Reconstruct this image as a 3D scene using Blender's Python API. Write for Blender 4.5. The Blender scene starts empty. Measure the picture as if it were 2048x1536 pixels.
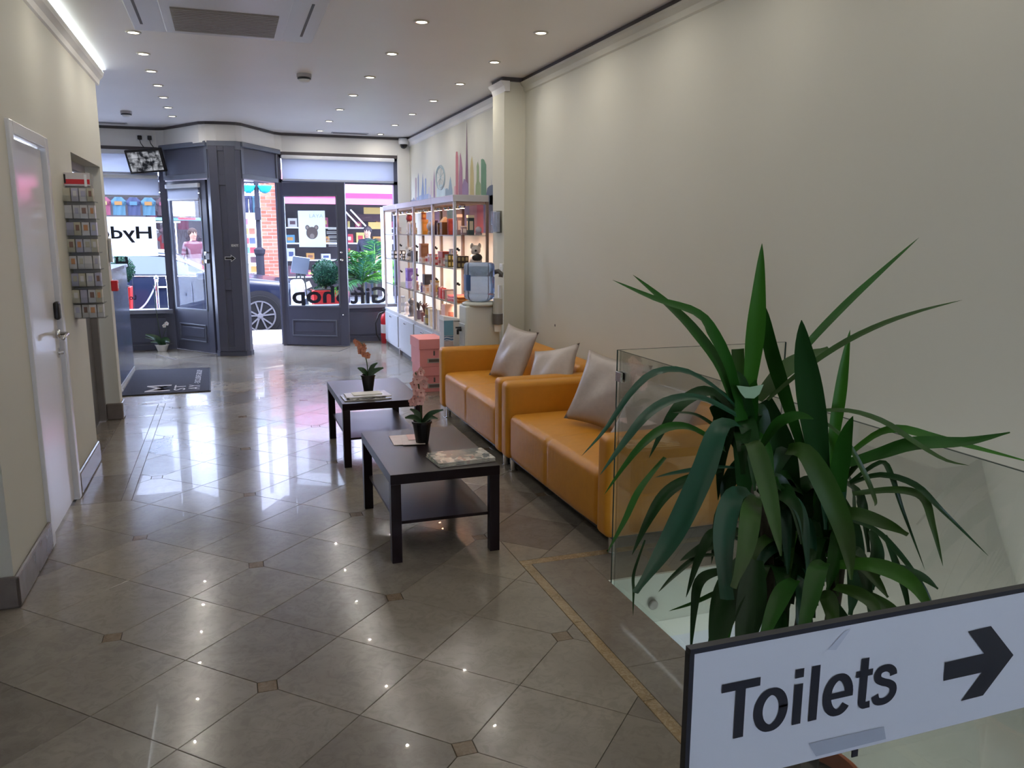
import bpy, bmesh, math, random
from mathutils import Vector, Matrix
PI = math.pi
R = math.radians
random.seed(7)
S = bpy.context.scene
COL = S.collection

# ---------------------------------------------------------------- camera, sky, sun, exposure
CAM_H = 1.6
FPX, YAW, PITCH, ROLL = 1622.9, 0.33463, 0.184, 0.00367
FW = Vector((math.sin(YAW) * math.cos(PITCH), math.cos(YAW) * math.cos(PITCH), -math.sin(PITCH)))
r0 = Vector((math.cos(YAW), -math.sin(YAW), 0)); u0 = r0.cross(FW)
RT = math.cos(ROLL) * r0 + math.sin(ROLL) * u0
UP = -math.sin(ROLL) * r0 + math.cos(ROLL) * u0
CP = Vector((0, 0, CAM_H))
cd = bpy.data.cameras.new('camera'); cam = bpy.data.objects.new('camera', cd); COL.objects.link(cam)
cd.sensor_fit = 'HORIZONTAL'; cd.sensor_width = 36; cd.lens = 36 * FPX / 2048
cd.clip_start = 0.05; cd.clip_end = 200
cam.matrix_world = Matrix(((RT.x, UP.x, -FW.x, CP.x), (RT.y, UP.y, -FW.y, CP.y), (RT.z, UP.z, -FW.z, CP.z), (0, 0, 0, 1)))
S.camera = cam
def ray(x, y): return FW + (x - 1024) / FPX * RT - (y - 768) / FPX * UP
def on_y(x, y, Y): d = ray(x, y); return CP + d * (Y / d.y)
def on_x(x, y, X): d = ray(x, y); return CP + d * (X / d.x)
def on_z(x, y, Z): d = ray(x, y); return CP + d * ((Z - CAM_H) / d.z)

S.view_settings.view_transform = 'Standard'; S.view_settings.look = 'None'
S.view_settings.exposure = 0.0; S.view_settings.gamma = 1.0; S.view_settings.use_curve_mapping = False
S.cycles.use_denoising = True
S.cycles.max_bounces = 10; S.cycles.diffuse_bounces = 5; S.cycles.glossy_bounces = 4
S.cycles.transmission_bounces = 6; S.cycles.transparent_max_bounces = 16
S.cycles.sample_clamp_indirect = 6.0; S.cycles.caustics_reflective = False; S.cycles.caustics_refractive = False

W = bpy.data.worlds.new('sky'); S.world = W; W.use_nodes = True
wn = W.node_tree.nodes; wl = W.node_tree.links
bg = wn['Background']; bg.inputs[0].default_value = (0.63, 0.71, 1.0, 1); bg.inputs[1].default_value = 24.0
sd = bpy.data.lights.new('sun', 'SUN'); sun = bpy.data.objects.new('sun', sd); COL.objects.link(sun)
sd.energy = 11.0; sd.angle = R(12); sd.color = (1, 0.97, 0.92); sun.rotation_euler = (R(28), R(8), R(20))
DOWN_W, DOWN_COL = 2.9, (1.0, 0.94, 0.84)
GLOW = 6.0
SHELF_W = 6.5
COVE = 5.0

# ---------------------------------------------------------------- materials
MATS = {}
def M(name, col, rough=.5, metal=0., noise=.12, scale=6., bump=0., spec=.5, coat=0., stretch=None, alpha=None, trans=0., ior=1.45):
    if name in MATS: return MATS[name]
    m = bpy.data.materials.new(name); m.use_nodes = True; MATS[name] = m
    n = m.node_tree.nodes; l = m.node_tree.links; p = n['Principled BSDF']
    p.inputs['Roughness'].default_value = rough; p.inputs['Metallic'].default_value = metal
    p.inputs['Specular IOR Level'].default_value = spec; p.inputs['Coat Weight'].default_value = coat
    p.inputs['Transmission Weight'].default_value = trans; p.inputs['IOR'].default_value = ior
    tc = n.new('ShaderNodeTexCoord'); mp = n.new('ShaderNodeMapping'); nt = n.new('ShaderNodeTexNoise')
    l.new(tc.outputs['Object'], mp.inputs[0]); l.new(mp.outputs[0], nt.inputs['Vector'])
    if stretch: mp.inputs['Scale'].default_value = stretch
    nt.inputs['Scale'].default_value = scale; nt.inputs['Detail'].default_value = 4
    mx = n.new('ShaderNodeMix'); mx.data_type = 'RGBA'
    c = (*col, 1)
    mx.inputs[6].default_value = tuple(max(0, v * (1 - noise)) for v in col) + (1,)
    mx.inputs[7].default_value = tuple(min(1, v * (1 + noise)) for v in col) + (1,)
    l.new(nt.outputs[0], mx.inputs[0]); l.new(mx.outputs[2], p.inputs['Base Color'])
    if bump:
        b = n.new('ShaderNodeBump'); b.inputs['Strength'].default_value = bump; b.inputs['Distance'].default_value = .01
        l.new(nt.outputs[0], b.inputs['Height']); l.new(b.outputs[0], p.inputs['Normal'])
    m.diffuse_color = c
    return m
def emit(name, col, strength):
    if name in MATS: return MATS[name]
    m = bpy.data.materials.new(name); m.use_nodes = True; MATS[name] = m
    p = m.node_tree.nodes['Principled BSDF']; p.inputs['Base Color'].default_value = (*col, 1)
    p.inputs['Emission Color'].default_value = (*col, 1); p.inputs['Emission Strength'].default_value = strength
    return m
def glassm(name, tint=(.97, .99, .98), refl=1.0, ior=1.5):
    if name in MATS: return MATS[name]
    m = bpy.data.materials.new(name); m.use_nodes = True; MATS[name] = m
    n = m.node_tree.nodes; l = m.node_tree.links; n.remove(n['Principled BSDF'])
    t = n.new('ShaderNodeBsdfTransparent'); t.inputs[0].default_value = (*tint, 1)
    g = n.new('ShaderNodeBsdfGlossy'); g.inputs['Roughness'].default_value = .02
    f = n.new('ShaderNodeFresnel'); f.inputs[0].default_value = ior
    mu = n.new('ShaderNodeMath'); mu.operation = 'MULTIPLY'; mu.inputs[1].default_value = refl * .5
    x = n.new('ShaderNodeMixShader'); l.new(f.outputs[0], mu.inputs[0]); l.new(mu.outputs[0], x.inputs[0])
    l.new(t.outputs[0], x.inputs[1]); l.new(g.outputs[0], x.inputs[2]); l.new(x.outputs[0], n['Material Output'].inputs[0])
    return m
def film(name, col, clear):
    m = bpy.data.materials.new(name); m.use_nodes = True; MATS[name] = m
    n = m.node_tree.nodes; l = m.node_tree.links; n.remove(n['Principled BSDF'])
    t = n.new('ShaderNodeBsdfTransparent'); d = n.new('ShaderNodeBsdfTranslucent'); d.inputs[0].default_value = (*col, 1)
    d2 = n.new('ShaderNodeBsdfDiffuse'); d2.inputs[0].default_value = (*col, 1)
    x0 = n.new('ShaderNodeMixShader'); x0.inputs[0].default_value = .35; l.new(d.outputs[0], x0.inputs[1]); l.new(d2.outputs[0], x0.inputs[2])
    x = n.new('ShaderNodeMixShader'); x.inputs[0].default_value = clear
    l.new(x0.outputs[0], x.inputs[1]); l.new(t.outputs[0], x.inputs[2]); l.new(x.outputs[0], n['Material Output'].inputs[0])
    return m
def marble(name, c1, c2, vein, rough, scale=3.2, coat=0.):
    m = bpy.data.materials.new(name); m.use_nodes = True; MATS[name] = m
    n = m.node_tree.nodes; l = m.node_tree.links; p = n['Principled BSDF']
    g = n.new('ShaderNodeNewGeometry')
    def noise(sc, det, rgh, dist=0):
        t = n.new('ShaderNodeTexNoise'); t.inputs['Scale'].default_value = sc; t.inputs['Detail'].default_value = det
        t.inputs['Roughness'].default_value = rgh; t.inputs['Distortion'].default_value = dist
        l.new(g.outputs['Position'], t.inputs['Vector']); return t
    a = noise(scale, 6, .62, .8); b = noise(scale * 5, 5, .7, 1.5); c = noise(1.2, 3, .5)
    r1 = n.new('ShaderNodeValToRGB'); r1.color_ramp.elements[0].position = .3; r1.color_ramp.elements[1].position = .72
    r1.color_ramp.elements[0].color = (*c1, 1); r1.color_ramp.elements[1].color = (*c2, 1); l.new(a.outputs[0], r1.inputs[0])
    r2 = n.new('ShaderNodeValToRGB'); e = r2.color_ramp.elements; e[0].position = .47; e[0].color = (0, 0, 0, 1); e[1].position = .6; e[1].color = (.42, .42, .42, 1)
    l.new(b.outputs[0], r2.inputs[0])
    mx = n.new('ShaderNodeMix'); mx.data_type = 'RGBA'; l.new(r2.outputs[0], mx.inputs[0]); l.new(r1.outputs[0], mx.inputs[6]); mx.inputs[7].default_value = (*vein, 1)
    l.new(mx.outputs[2], p.inputs['Base Color'])
    ra = n.new('ShaderNodeMapRange'); ra.inputs[3].default_value = rough * .6; ra.inputs[4].default_value = rough * 1.5; l.new(c.outputs[0], ra.inputs[0]); l.new(ra.outputs[0], p.inputs['Roughness'])
    bp = n.new('ShaderNodeBump'); bp.inputs['Strength'].default_value = .02; bp.inputs['Distance'].default_value = .01
    l.new(c.outputs[0], bp.inputs['Height']); l.new(bp.outputs[0], p.inputs['Normal'])
    p.inputs['IOR'].default_value = 1.45; p.inputs['Coat Weight'].default_value = coat; p.inputs['Coat Roughness'].default_value = .012
    return m

# ---------------------------------------------------------------- mesh helpers
OFF = {}
class MB:
    def __init__(s): s.v = []; s.f = []; s.m = []; s.mi = 0
    def poly(s, pts):
        b = len(s.v); s.v += [Vector(p) for p in pts]; s.f.append(tuple(range(b, b + len(pts)))); s.m.append(s.mi); return s
    def box(s, x0, x1, y0, y1, z0, z1):
        b = len(s.v)
        s.v += [Vector(p) for p in ((x0, y0, z0), (x1, y0, z0), (x1, y1, z0), (x0, y1, z0), (x0, y0, z1), (x1, y0, z1), (x1, y1, z1), (x0, y1, z1))]
        for q in ((0, 3, 2, 1), (4, 5, 6, 7), (0, 1, 5, 4), (1, 2, 6, 5), (2, 3, 7, 6), (3, 0, 4, 7)):
            s.f.append(tuple(b + i for i in q)); s.m.append(s.mi)
        return s
    def obox(s, c, ax, ay, az):            # box about c with half-axis vectors
        b = len(s.v); c, ax, ay, az = Vector(c), Vector(ax), Vector(ay), Vector(az)
        for k in (-1, 1):
            for i, j in ((-1, -1), (1, -1), (1, 1), (-1, 1)): s.v.append(c + ax * i + ay * j + az * k)
        for q in ((0, 3, 2, 1), (4, 5, 6, 7), (0, 1, 5, 4), (1, 2, 6, 5), (2, 3, 7, 6), (3, 0, 4, 7)):
            s.f.append(tuple(b + i for i in q)); s.m.append(s.mi)
        return s
    def prism(s, poly, a, b_, axis='z'):
        def P(u, v, w): return Vector((u, v, w)) if axis == 'z' else Vector((w, u, v)) if axis == 'x' else Vector((u, w, v))
        n = len(poly); b = len(s.v)
        s.v += [P(u, v, a) for u, v in poly] + [P(u, v, b_) for u, v in poly]
        s.f.append(tuple(range(b + n - 1, b - 1, -1))); s.f.append(tuple(range(b + n, b + 2 * n)))
        for i in range(n):
            j = (i + 1) % n; s.f.append((b + i, b + j, b + n + j, b + n + i))
        s.m += [s.mi] * (n + 2); return s
    def lathe(s, prof, c=(0, 0, 0), n=20, axis='z', d=None):
        c = Vector(c); b = len(s.v)
        if d is None: d = {'z': Vector((0, 0, 1)), 'x': Vector((1, 0, 0)), 'y': Vector((0, 1, 0))}[axis]
        d = Vector(d).normalized(); e1 = d.orthogonal().normalized(); e2 = d.cross(e1)
        for r, z in prof:
            for i in range(n):
                t = 2 * PI * i / n; s.v.append(c + d * z + (e1 * math.cos(t) + e2 * math.sin(t)) * r)
        for k in range(len(prof) - 1):
            for i in range(n):
                j = (i + 1) % n; s.f.append((b + k * n + i, b + k * n + j, b + (k + 1) * n + j, b + (k + 1) * n + i)); s.m.append(s.mi)
        if prof[0][0] > 1e-6: s.f.append(tuple(b + i for i in range(n - 1, -1, -1))); s.m.append(s.mi)
        k = (len(prof) - 1) * n
        if prof[-1][0] > 1e-6: s.f.append(tuple(b + k + i for i in range(n))); s.m.append(s.mi)
        return s
    def cyl(s, p0, p1, r0, r1=None, n=14):
        p0, p1 = Vector(p0), Vector(p1); L = (p1 - p0).length
        return s.lathe([(r0, 0), (r0 if r1 is None else r1, L)], p0, n, d=p1 - p0)
    def tube(s, pts, r, n=8):
        pts = [Vector(p) for p in pts]; b = len(s.v); e = None
        for k, p in enumerate(pts):
            t = (pts[min(k + 1, len(pts) - 1)] - pts[max(k - 1, 0)]).normalized()
            e = t.orthogonal().normalized() if e is None else (e - t * e.dot(t)).normalized(); g = t.cross(e)
            rr = r[k] if isinstance(r, (list, tuple)) else r
            for i in range(n):
                a = 2 * PI * i / n; s.v.append(p + (e * math.cos(a) + g * math.sin(a)) * rr)
        for k in range(len(pts) - 1):
            for i in range(n):
                j = (i + 1) % n; s.f.append((b + k * n + i, b + k * n + j, b + (k + 1) * n + j, b + (k + 1) * n + i)); s.m.append(s.mi)
        s.f.append(tuple(b + i for i in range(n - 1, -1, -1))); s.f.append(tuple(b + (len(pts) - 1) * n + i for i in range(n))); s.m += [s.mi] * 2
        return s
    def ball(s, c, r, nu=16, nv=10):
        c = Vector(c); r = r if isinstance(r, (tuple, list)) else (r, r, r); b = len(s.v)
        for k in range(nv + 1):
            ph = PI * k / nv
            for i in range(nu):
                t = 2 * PI * i / nu; s.v.append(c + Vector((r[0] * math.sin(ph) * math.cos(t), r[1] * math.sin(ph) * math.sin(t), r[2] * math.cos(ph))))
        for k in range(nv):
            for i in range(nu):
                j = (i + 1) % nu; s.f.append((b + k * nu + i, b + (k + 1) * nu + i, b + (k + 1) * nu + j, b + k * nu + j)); s.m.append(s.mi)
        return s
    def grid(s, fn, nu, nv):
        b = len(s.v)
        for j in range(nv + 1):
            for i in range(nu + 1): s.v.append(Vector(fn(i / nu, j / nv)))
        for j in range(nv):
            for i in range(nu):
                a = b + j * (nu + 1) + i; s.f.append((a, a + 1, a + nu + 2, a + nu + 1)); s.m.append(s.mi)
        return s
    def rbox(s, x0, x1, y0, y1, z0, z1, r=.02, n=6, fn=None, ky=None):    # rounded box made of six grids
        lo = Vector((x0, y0, z0)); hi = Vector((x1, y1, z1)); c = (lo + hi) / 2; h = (hi - lo) / 2
        r = min(r, h.x, h.y, h.z); k = [-1, -.96, -.85, -.6, 0, .6, .85, .96, 1] if n >= 6 else [-1, -.9, 0, .9, 1]
        def pt(q):
            w = Vector((q[0] * h.x, q[1] * h.y, q[2] * h.z))
            inn = Vector([max(-(h[i] - r), min(h[i] - r, w[i])) for i in range(3)]); d = w - inn
            if d.length > 1e-9:
                # push the outermost samples onto the rounded edge
                d = d.normalized() * r
            p = c + inn + d
            return fn(p, q) if fn else p
        def mk(h_, r_):                       # parameter values that put samples inside the rounded rim
            a = 1 - r_ / h_
            return [-1, -1 + (1 - a) * .35, -1 + (1 - a) * .7, -a, -a * .5, 0, a * .5, a, 1 - (1 - a) * .7, 1 - (1 - a) * .35, 1]
        ks = [mk(h[i], r) for i in range(3)]
        if ky: ks[1] = sorted(set(ks[1] + ky))
        for ax in range(3):
            u, v = (ax + 1) % 3, (ax + 2) % 3
            for sg in (-1, 1):
                b = len(s.v); nu = len(ks[u])
                for kv in ks[v]:
                    for ku in ks[u]:
                        q = [0, 0, 0]; q[ax] = sg; q[u] = ku; q[v] = kv; s.v.append(pt(q))
                for j in range(len(ks[v]) - 1):
                    for i in range(nu - 1):
                        a = b + j * nu + i; f = (a, a + 1, a + nu + 1, a + nu)
                        s.f.append(f if sg > 0 else f[::-1]); s.m.append(s.mi)
        return s
    def xf(s, mat, start=0):
        for i in range(start, len(s.v)): s.v[i] = mat @ s.v[i]
        return s
    def build(s, name, mats, parent=None, bevel=0., smooth=False, seg=2, kind=None, label=None, solid=0.):
        if not isinstance(mats, (list, tuple)): mats = [mats]
        if parent is not None: off = OFF[parent.name]
        else:
            xs = [p.x for p in s.v]; ys = [p.y for p in s.v]; off = Vector(((min(xs) + max(xs)) / 2, (min(ys) + max(ys)) / 2, min(p.z for p in s.v)))
        me = bpy.data.meshes.new(name); me.from_pydata([tuple(p - off) for p in s.v], [], s.f)
        for m in mats: me.materials.append(m)
        me.polygons.foreach_set('material_index', s.m)
        if smooth: me.polygons.foreach_set('use_smooth', [True] * len(s.f))
        me.update()
        if smooth:
            bm = bmesh.new(); bm.from_mesh(me); bmesh.ops.remove_doubles(bm, verts=bm.verts, dist=1e-5)
            bmesh.ops.recalc_face_normals(bm, faces=bm.faces); bm.to_mesh(me); bm.free()
        o = bpy.data.objects.new(name, me); COL.objects.link(o); OFF[o.name] = off
        if parent is not None: o.parent = parent
        else: o.location = off
        if bevel:
            b = o.modifiers.new('bevel', 'BEVEL'); b.width = bevel; b.segments = seg; b.limit_method = 'ANGLE'; b.angle_limit = R(40)
            if smooth is False:
                me.polygons.foreach_set('use_smooth', [False] * len(me.polygons))
        if solid: b = o.modifiers.new('solid', 'SOLIDIFY'); b.thickness = solid; b.offset = 0
        if kind: o['kind'] = kind
        if label: o['label'] = label
        return o
def tag(o, label, cat, group=None):
    o['label'] = label; o['category'] = cat
    if group: o['group'] = group
    return o
def thing(name, label, cat, loc=(0, 0, 0), group=None):
    o = bpy.data.objects.new(name, None); COL.objects.link(o); o.location = loc; o.empty_display_size = .1
    OFF[o.name] = Vector(loc); return tag(o, label, cat, group)
def dup(root, loc, label, group=None, rotz=0.):
    r = root.copy(); COL.objects.link(r); r.location = loc; r.rotation_euler = (0, 0, rotz); r['label'] = label
    if group: r['group'] = group
    for ch in list(root.children):
        c = ch.copy(); COL.objects.link(c); c.parent = r
        for g in list(ch.children):
            d = g.copy(); COL.objects.link(d); d.parent = c
    return r
def struct(name, mb, mats, **k): return mb.build(name, mats, kind='structure', **k)
DG = None
def text_mb(txt, bold=0., space=1.0):
    """letters as flat polygons, cap height ~ 1, baseline z=0, laid in the xz plane"""
    cu = bpy.data.curves.new('txt', 'FONT'); cu.body = txt; cu.offset = bold; cu.space_character = space; cu.resolution_u = 3
    o = bpy.data.objects.new('txt', cu); COL.objects.link(o)
    dg = bpy.context.evaluated_depsgraph_get(); me = bpy.data.meshes.new_from_object(o.evaluated_get(dg))
    vs = [v.co.copy() for v in me.vertices]; fs = [tuple(p.vertices) for p in me.polygons]
    bpy.data.objects.remove(o); bpy.data.curves.remove(cu); bpy.data.meshes.remove(me)
    x0 = min(v.x for v in vs); x1 = max(v.x for v in vs); 
    return vs, fs, x0, x1
def add_text(mb, txt, org, ux, uz, height, width=None, bold=0., space=1.0, thick=0.):
    vs, fs, x0, x1 = text_mb(txt, bold, space); caps = .73
    sz = height / caps; sx = sz if width is None else width / (x1 - x0)
    org, ux, uz = Vector(org), Vector(ux).normalized(), Vector(uz).normalized(); b = len(mb.v)
    for v in vs: mb.v.append(org + ux * (v.x - x0) * sx + uz * v.y * sz)
    for f in fs: mb.f.append(tuple(b + i for i in f)); mb.m.append(mb.mi)
    return mb

# ---------------------------------------------------------------- palette
CREAM = M('cream_paint', (.59, .58, .505), .6, noise=.03, scale=2)
WHITE_P = M('white_paint', (.78, .77, .75), .55, noise=.03, scale=2)
CEIL = M('ceiling_paint', (.90, .88, .865), .42, noise=.05, scale=1.2)
DARKGAP = M('dark_trim_gap_shade', (.085, .075, .08), .6)  # also colours the strips that stand in for ceiling-gap shade
GREY = M('facade_grey', (.085, .09, .13), .35, noise=.12, scale=3)
GREY2 = M('facade_grey_edge', (.13, .145, .19), .35)
STONE_B = M('grey_marble_base', (.17, .145, .13), .2, noise=.4, scale=9)
CHROME = M('chrome', (.75, .75, .76), .18, 1., noise=.03)
ALU = M('aluminium', (.55, .53, .55), .35, .75, noise=.06)
BLACK = M('black_plastic', (.012, .012, .014), .4)
WHITE = M('white_plastic', (.78, .79, .80), .4, noise=.04)
GLASS = glassm('window_glass', (.96, .985, .985), .4)
GLASS_D = glassm('door_glass', (.96, .985, .985), .07)
GLASS_G = glassm('balustrade_glass', (.975, .988, .98), 1.0)
RAILGLASS = GLASS_G
BLIND = film('roller_blind_fabric', (.50, .52, .57), .05)
FILM = film('frosted_film', (.86, .93, 1.0), .18)
DARKW = M('black_brown_wood', (.011, .005, .007), .36, spec=.26, noise=.3, scale=4, stretch=(1, 12, 1))
LEATHER = M('tan_leather', (.56, .235, .018), .44, noise=.10, scale=18, bump=.12)
PILLOW = M('satin_pillow', (.42, .365, .335), .34, noise=.1, scale=30, bump=.1)
RED = M('red_plastic', (.55, .02, .03), .4)
PINK = M('pink_card', (.74, .27, .26), .5, noise=.05)
GOLD_ST = marble('gold_marble_strip', (.20, .135, .065), (.36, .265, .15), (.46, .39, .27), .15, 9)
FLOOR_M = [marble('floor_marble_%d' % i, *c, .19, coat=.2) for i, c in enumerate((
    ((.215, .19, .155), (.285, .255, .21), (.18, .158, .128)), ((.19, .168, .14), (.255, .23, .19), (.158, .14, .115)),
    ((.15, .13, .108), (.21, .185, .155), (.125, .108, .09)), ((.235, .205, .16), (.31, .275, .22), (.195, .168, .132))))]
GROUT = M('floor_grout', (.05, .043, .035), .6)
CABO = marble('cabochon_marble', (.13, .095, .06), (.23, .175, .12), (.27, .215, .155), .15, 12)
# ================================================================ ROOM SHELL
CZ = 2.95
XR, XL = 2.6, -.945
YF = 12.15
# floor slab with the stair opening
mb = MB()
mb.box(-3.3, 1.606, -2.7, 12.35, -.33, -.012); mb.box(1.606, 2.75, 3.23, 12.35, -.33, -.012); mb.box(1.606, 2.75, -2.7, -.2, -.33, -.012)
floor = struct('floor', mb, GROUT)

def clip(poly, a, b, c):                    # keep a*x+b*y<=c
    out = []
    for i in range(len(poly)):
        p, q = poly[i], poly[(i + 1) % len(poly)]; dp = a * p[0] + b * p[1] - c; dq = a * q[0] + b * q[1] - c
        if dp <= 1e-9: out.append(p)
        if (dp < -1e-9 and dq > 1e-9) or (dp > 1e-9 and dq < -1e-9):
            t = dp / (dp - dq); out.append((p[0] + t * (q[0] - p[0]), p[1] + t * (q[1] - p[1])))
    return out
def crect(poly, r):
    for a, b, c in ((-1, 0, -r[0]), (1, 0, r[1]), (0, -1, -r[2]), (0, 1, r[3])):
        poly = clip(poly, a, b, c)
        if len(poly) < 3: return []
    return poly
def area(p): return abs(sum(p[i][0] * p[(i + 1) % len(p)][1] - p[(i + 1) % len(p)][0] * p[i][1] for i in range(len(p)))) / 2 if len(p) > 2 else 0
def inset(poly, d):
    if area(poly) < 0: poly = poly[::-1]
    sgn = sum(poly[i][0] * poly[(i + 1) % len(poly)][1] - poly[(i + 1) % len(poly)][0] * poly[i][1] for i in range(len(poly)))
    if sgn < 0: poly = poly[::-1]
    n = len(poly); out = poly
    for i in range(n):
        p, q = poly[i], poly[(i + 1) % n]; L = math.hypot(q[0] - p[0], q[1] - p[1])
        if L < 1e-6: continue
        nx, ny = (q[1] - p[1]) / L, -(q[0] - p[0]) / L
        out = clip(out, nx, ny, nx * p[0] + ny * p[1] - d)
        if len(out) < 3: return []
    return out
TILES = []
def tile_obj(poly, mat, name='tile', top=0.):
    if name == 'tile': TILES.append((poly, mat))
    else: tile_build(poly, mat, name, top)
def tile_build(poly, mat, name='tile', top=0., into=None):
    o_ = inset(poly, .0009); i_ = inset(poly, .0022)
    if len(o_) < 3 or len(o_) != len(i_): return
    m = MB() if into is None else into; n = len(o_); b0 = len(m.v); q0 = len(m.f)
    m.v += [Vector((x, y, top - .014)) for x, y in o_] + [Vector((x, y, top - .0013)) for x, y in o_] + [Vector((x, y, top)) for x, y in i_]
    for k in (0, n):
        for i in range(n): j = (i + 1) % n; m.f.append((b0 + k + i, b0 + k + j, b0 + k + n + j, b0 + k + n + i))
    m.f.append(tuple(b0 + 2 * n + i for i in range(n))); m.m += [m.mi] * (len(m.f) - q0)
    if into is None: m.build(name, mat, floor)
P0 = (.621, 2.229); HV = .2857              # half diagonal of a 0.404 m tile
A_, B_, C_ = (-3.2, 1.28, -2.6, 5.2), (-.63, 2.6, 3.575, 12.3), (-2.5, 2.6, 8.2, 12.3)
PART = [(-3.2, 1.28, -2.6, 5.2), (-.63, 1.28, 5.2, 8.2), (1.28, 2.6, 3.575, 8.2), (-2.5, 2.6, 8.2, 12.3)]
SUPER = [A_, (-.63, 2.6, 3.575, 12.3), (-.63, 1.28, -2.6, 12.3), C_]
cs = .034
for i in range(-32, 34):
    for j in range(-32, 34):
        # tile corner lattice: corner(i,j) = P0 + i*(HV,HV) + j*(-HV,HV)
        cx, cy = P0[0] + (i - j) * HV, P0[1] + (i + j + 1) * HV
        if not (-3.6 < cx < 3 and -3 < cy < 12.7): continue
        quad = [(cx, cy - HV), (cx + HV, cy), (cx, cy + HV), (cx - HV, cy)]
        cor = [(i, j), (i + 1, j), (i + 1, j + 1), (i, j + 1)]; full = quad
        for k, (a, b) in enumerate(cor):
            if a % 2 == 0 and b % 2 == 0:
                dx, dy = ((0, -1), (1, 0), (0, 1), (-1, 0))[k]; px, py = quad[k]
                full = clip(full, dx, dy, dx * px + dy * py - cs)
        tot = sum(area(crect(full, r)) for r in PART)
        if tot < .004: continue
        mat = FLOOR_M[random.choice((0, 0, 1, 1, 2, 3))]
        for r in SUPER:
            c = crect(full, r)
            if abs(area(c) - tot) < 1e-4: tile_obj(c, mat); break
        else:
            for r in PART:
                c = crect(full, r)
                if area(c) > .003: tile_obj(c, mat)
        if i % 2 == 0 and j % 2 == 0:
            px, py = quad[0]; sq = [(px - cs, py - cs), (px + cs, py - cs), (px + cs, py + cs), (px - cs, py + cs)]
            for r in SUPER:
                c = crect(sq, r)
                if area(c) > 1e-4: tile_obj(c, CABO, 'cabochon'); break
def tile_key(t):                             # tiles in view first, the largest in the picture first
    c = Vector((sum(p[0] for p in t[0]) / len(t[0]), sum(p[1] for p in t[0]) / len(t[0]), 0)) - CP; w = c.dot(FW)
    seen = w > .3 and abs(c.dot(RT) / w) < 1100 / FPX and abs(c.dot(UP) / w) < 850 / FPX
    return (0 if seen else 1, c.length ** 3 / max(area(t[0]), .01))
TILES.sort(key=tile_key)
for p, m in TILES[:300]: tile_build(p, m)
rest = MB()
for p, m in TILES[300:]: rest.mi = FLOOR_M.index(m); tile_build(p, m, into=rest)
rest.build('tile_paving', FLOOR_M, floor, kind='stuff')
def slabs(x0, x1, y0, y1, ly, mat, name):
    y = y0
    while y < y1 - .01:
        tile_obj([(x0, y), (x1, y), (x1, min(y + ly, y1)), (x0, min(y + ly, y1))], mat if not isinstance(mat, list) else random.choice(mat), name); y += ly
slabs(1.33, 1.606, -2.6, 3.52, 1.02, FLOOR_M[:2], 'border_slab')
slabs(1.28, 1.33, -2.6, 3.52, .61, GOLD_ST, 'border_strip')
tile_obj([(1.28, 3.52), (1.66, 3.52), (1.66, 3.575), (1.28, 3.575)], GOLD_ST, 'border_strip'); tile_obj([(1.66, 3.52), (2.6, 3.52), (2.6, 3.575), (1.66, 3.575)], GOLD_ST, 'border_strip')
tile_obj([(1.606, 3.23), (2.6, 3.23), (2.6, 3.52), (1.606, 3.52)], FLOOR_M[1], 'border_slab')
slabs(-.945, -.69, 5.2, 8.2, .6, FLOOR_M[:3], 'border_slab'); slabs(-.69, -.63, 5.2, 8.2, .75, FLOOR_M[1:2], 'border_strip')
slabs(-2.5, -.945, 6.25, 8.2, .6, FLOOR_M[2:3], 'border_slab')
# lighter slabs let into the floor under the two door swings
for q in (((577, 697.8), (608, 691), (701, 694.8), (678, 703.6)), ((288, 704), (361, 697), (434, 708.8), (350, 719))):
    w = [tuple(on_z(*p, .0)[:2]) for p in q]; t = inset(w, .0)
    MB().prism(t, -.004, .0012).build('swing_inlay_edge', DARKGAP, floor); MB().prism(inset(w, .022), -.004, .0022).build('swing_inlay', FLOOR_M[3], floor)

struct('ceiling', MB().box(-3.3, 2.75, -2.7, 12.4, CZ, CZ + .12), CEIL)
# right wall, pier and stairwell
wr = struct('wall_right', MB().box(XR, XR + .15, -2.7, 12.4, -2.7, CZ), CREAM)
struct('wall_pier', MB().box(2.40, XR, 7.14, 7.47, 0, CZ - .03), M('pier_paint', (.63, .61, .50), .6, noise=.03, scale=2))
mb = MB(); mb.box(1.606, 2.6, 3.23, 3.33, -2.7, -.34); mb.box(1.5, 1.606, -.2, 3.33, -2.7, -.34); mb.box(1.606, 2.6, -.3, -.2, -2.7, -.34); mb.box(1.5, 2.6, -.3, 3.33, -2.75, -2.65)
struct('wall_stairwell', mb, M('stairwell_paint', (.66, .72, .80), .5, noise=.03))
mb = MB().box(1.6, XR, 3.215, 3.232, -.335, -.002); struct('trim_1', mb, M('stair_edge_panel', (.72, .78, .70), .3, noise=.04))
mb = MB()
st = thing('staircase', 'stone steps going down behind the glass balustrade', 'stairs', (2.1, .4, -2.65)); st['kind'] = 'structure'
for k in range(9):
    MB().box(1.62, 2.59, .1 + k * .27, .1 + k * .27 + .3, -.45 - k * .19 - .19, -.45 - k * .19).build('step', STONE_B, st)
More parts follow.
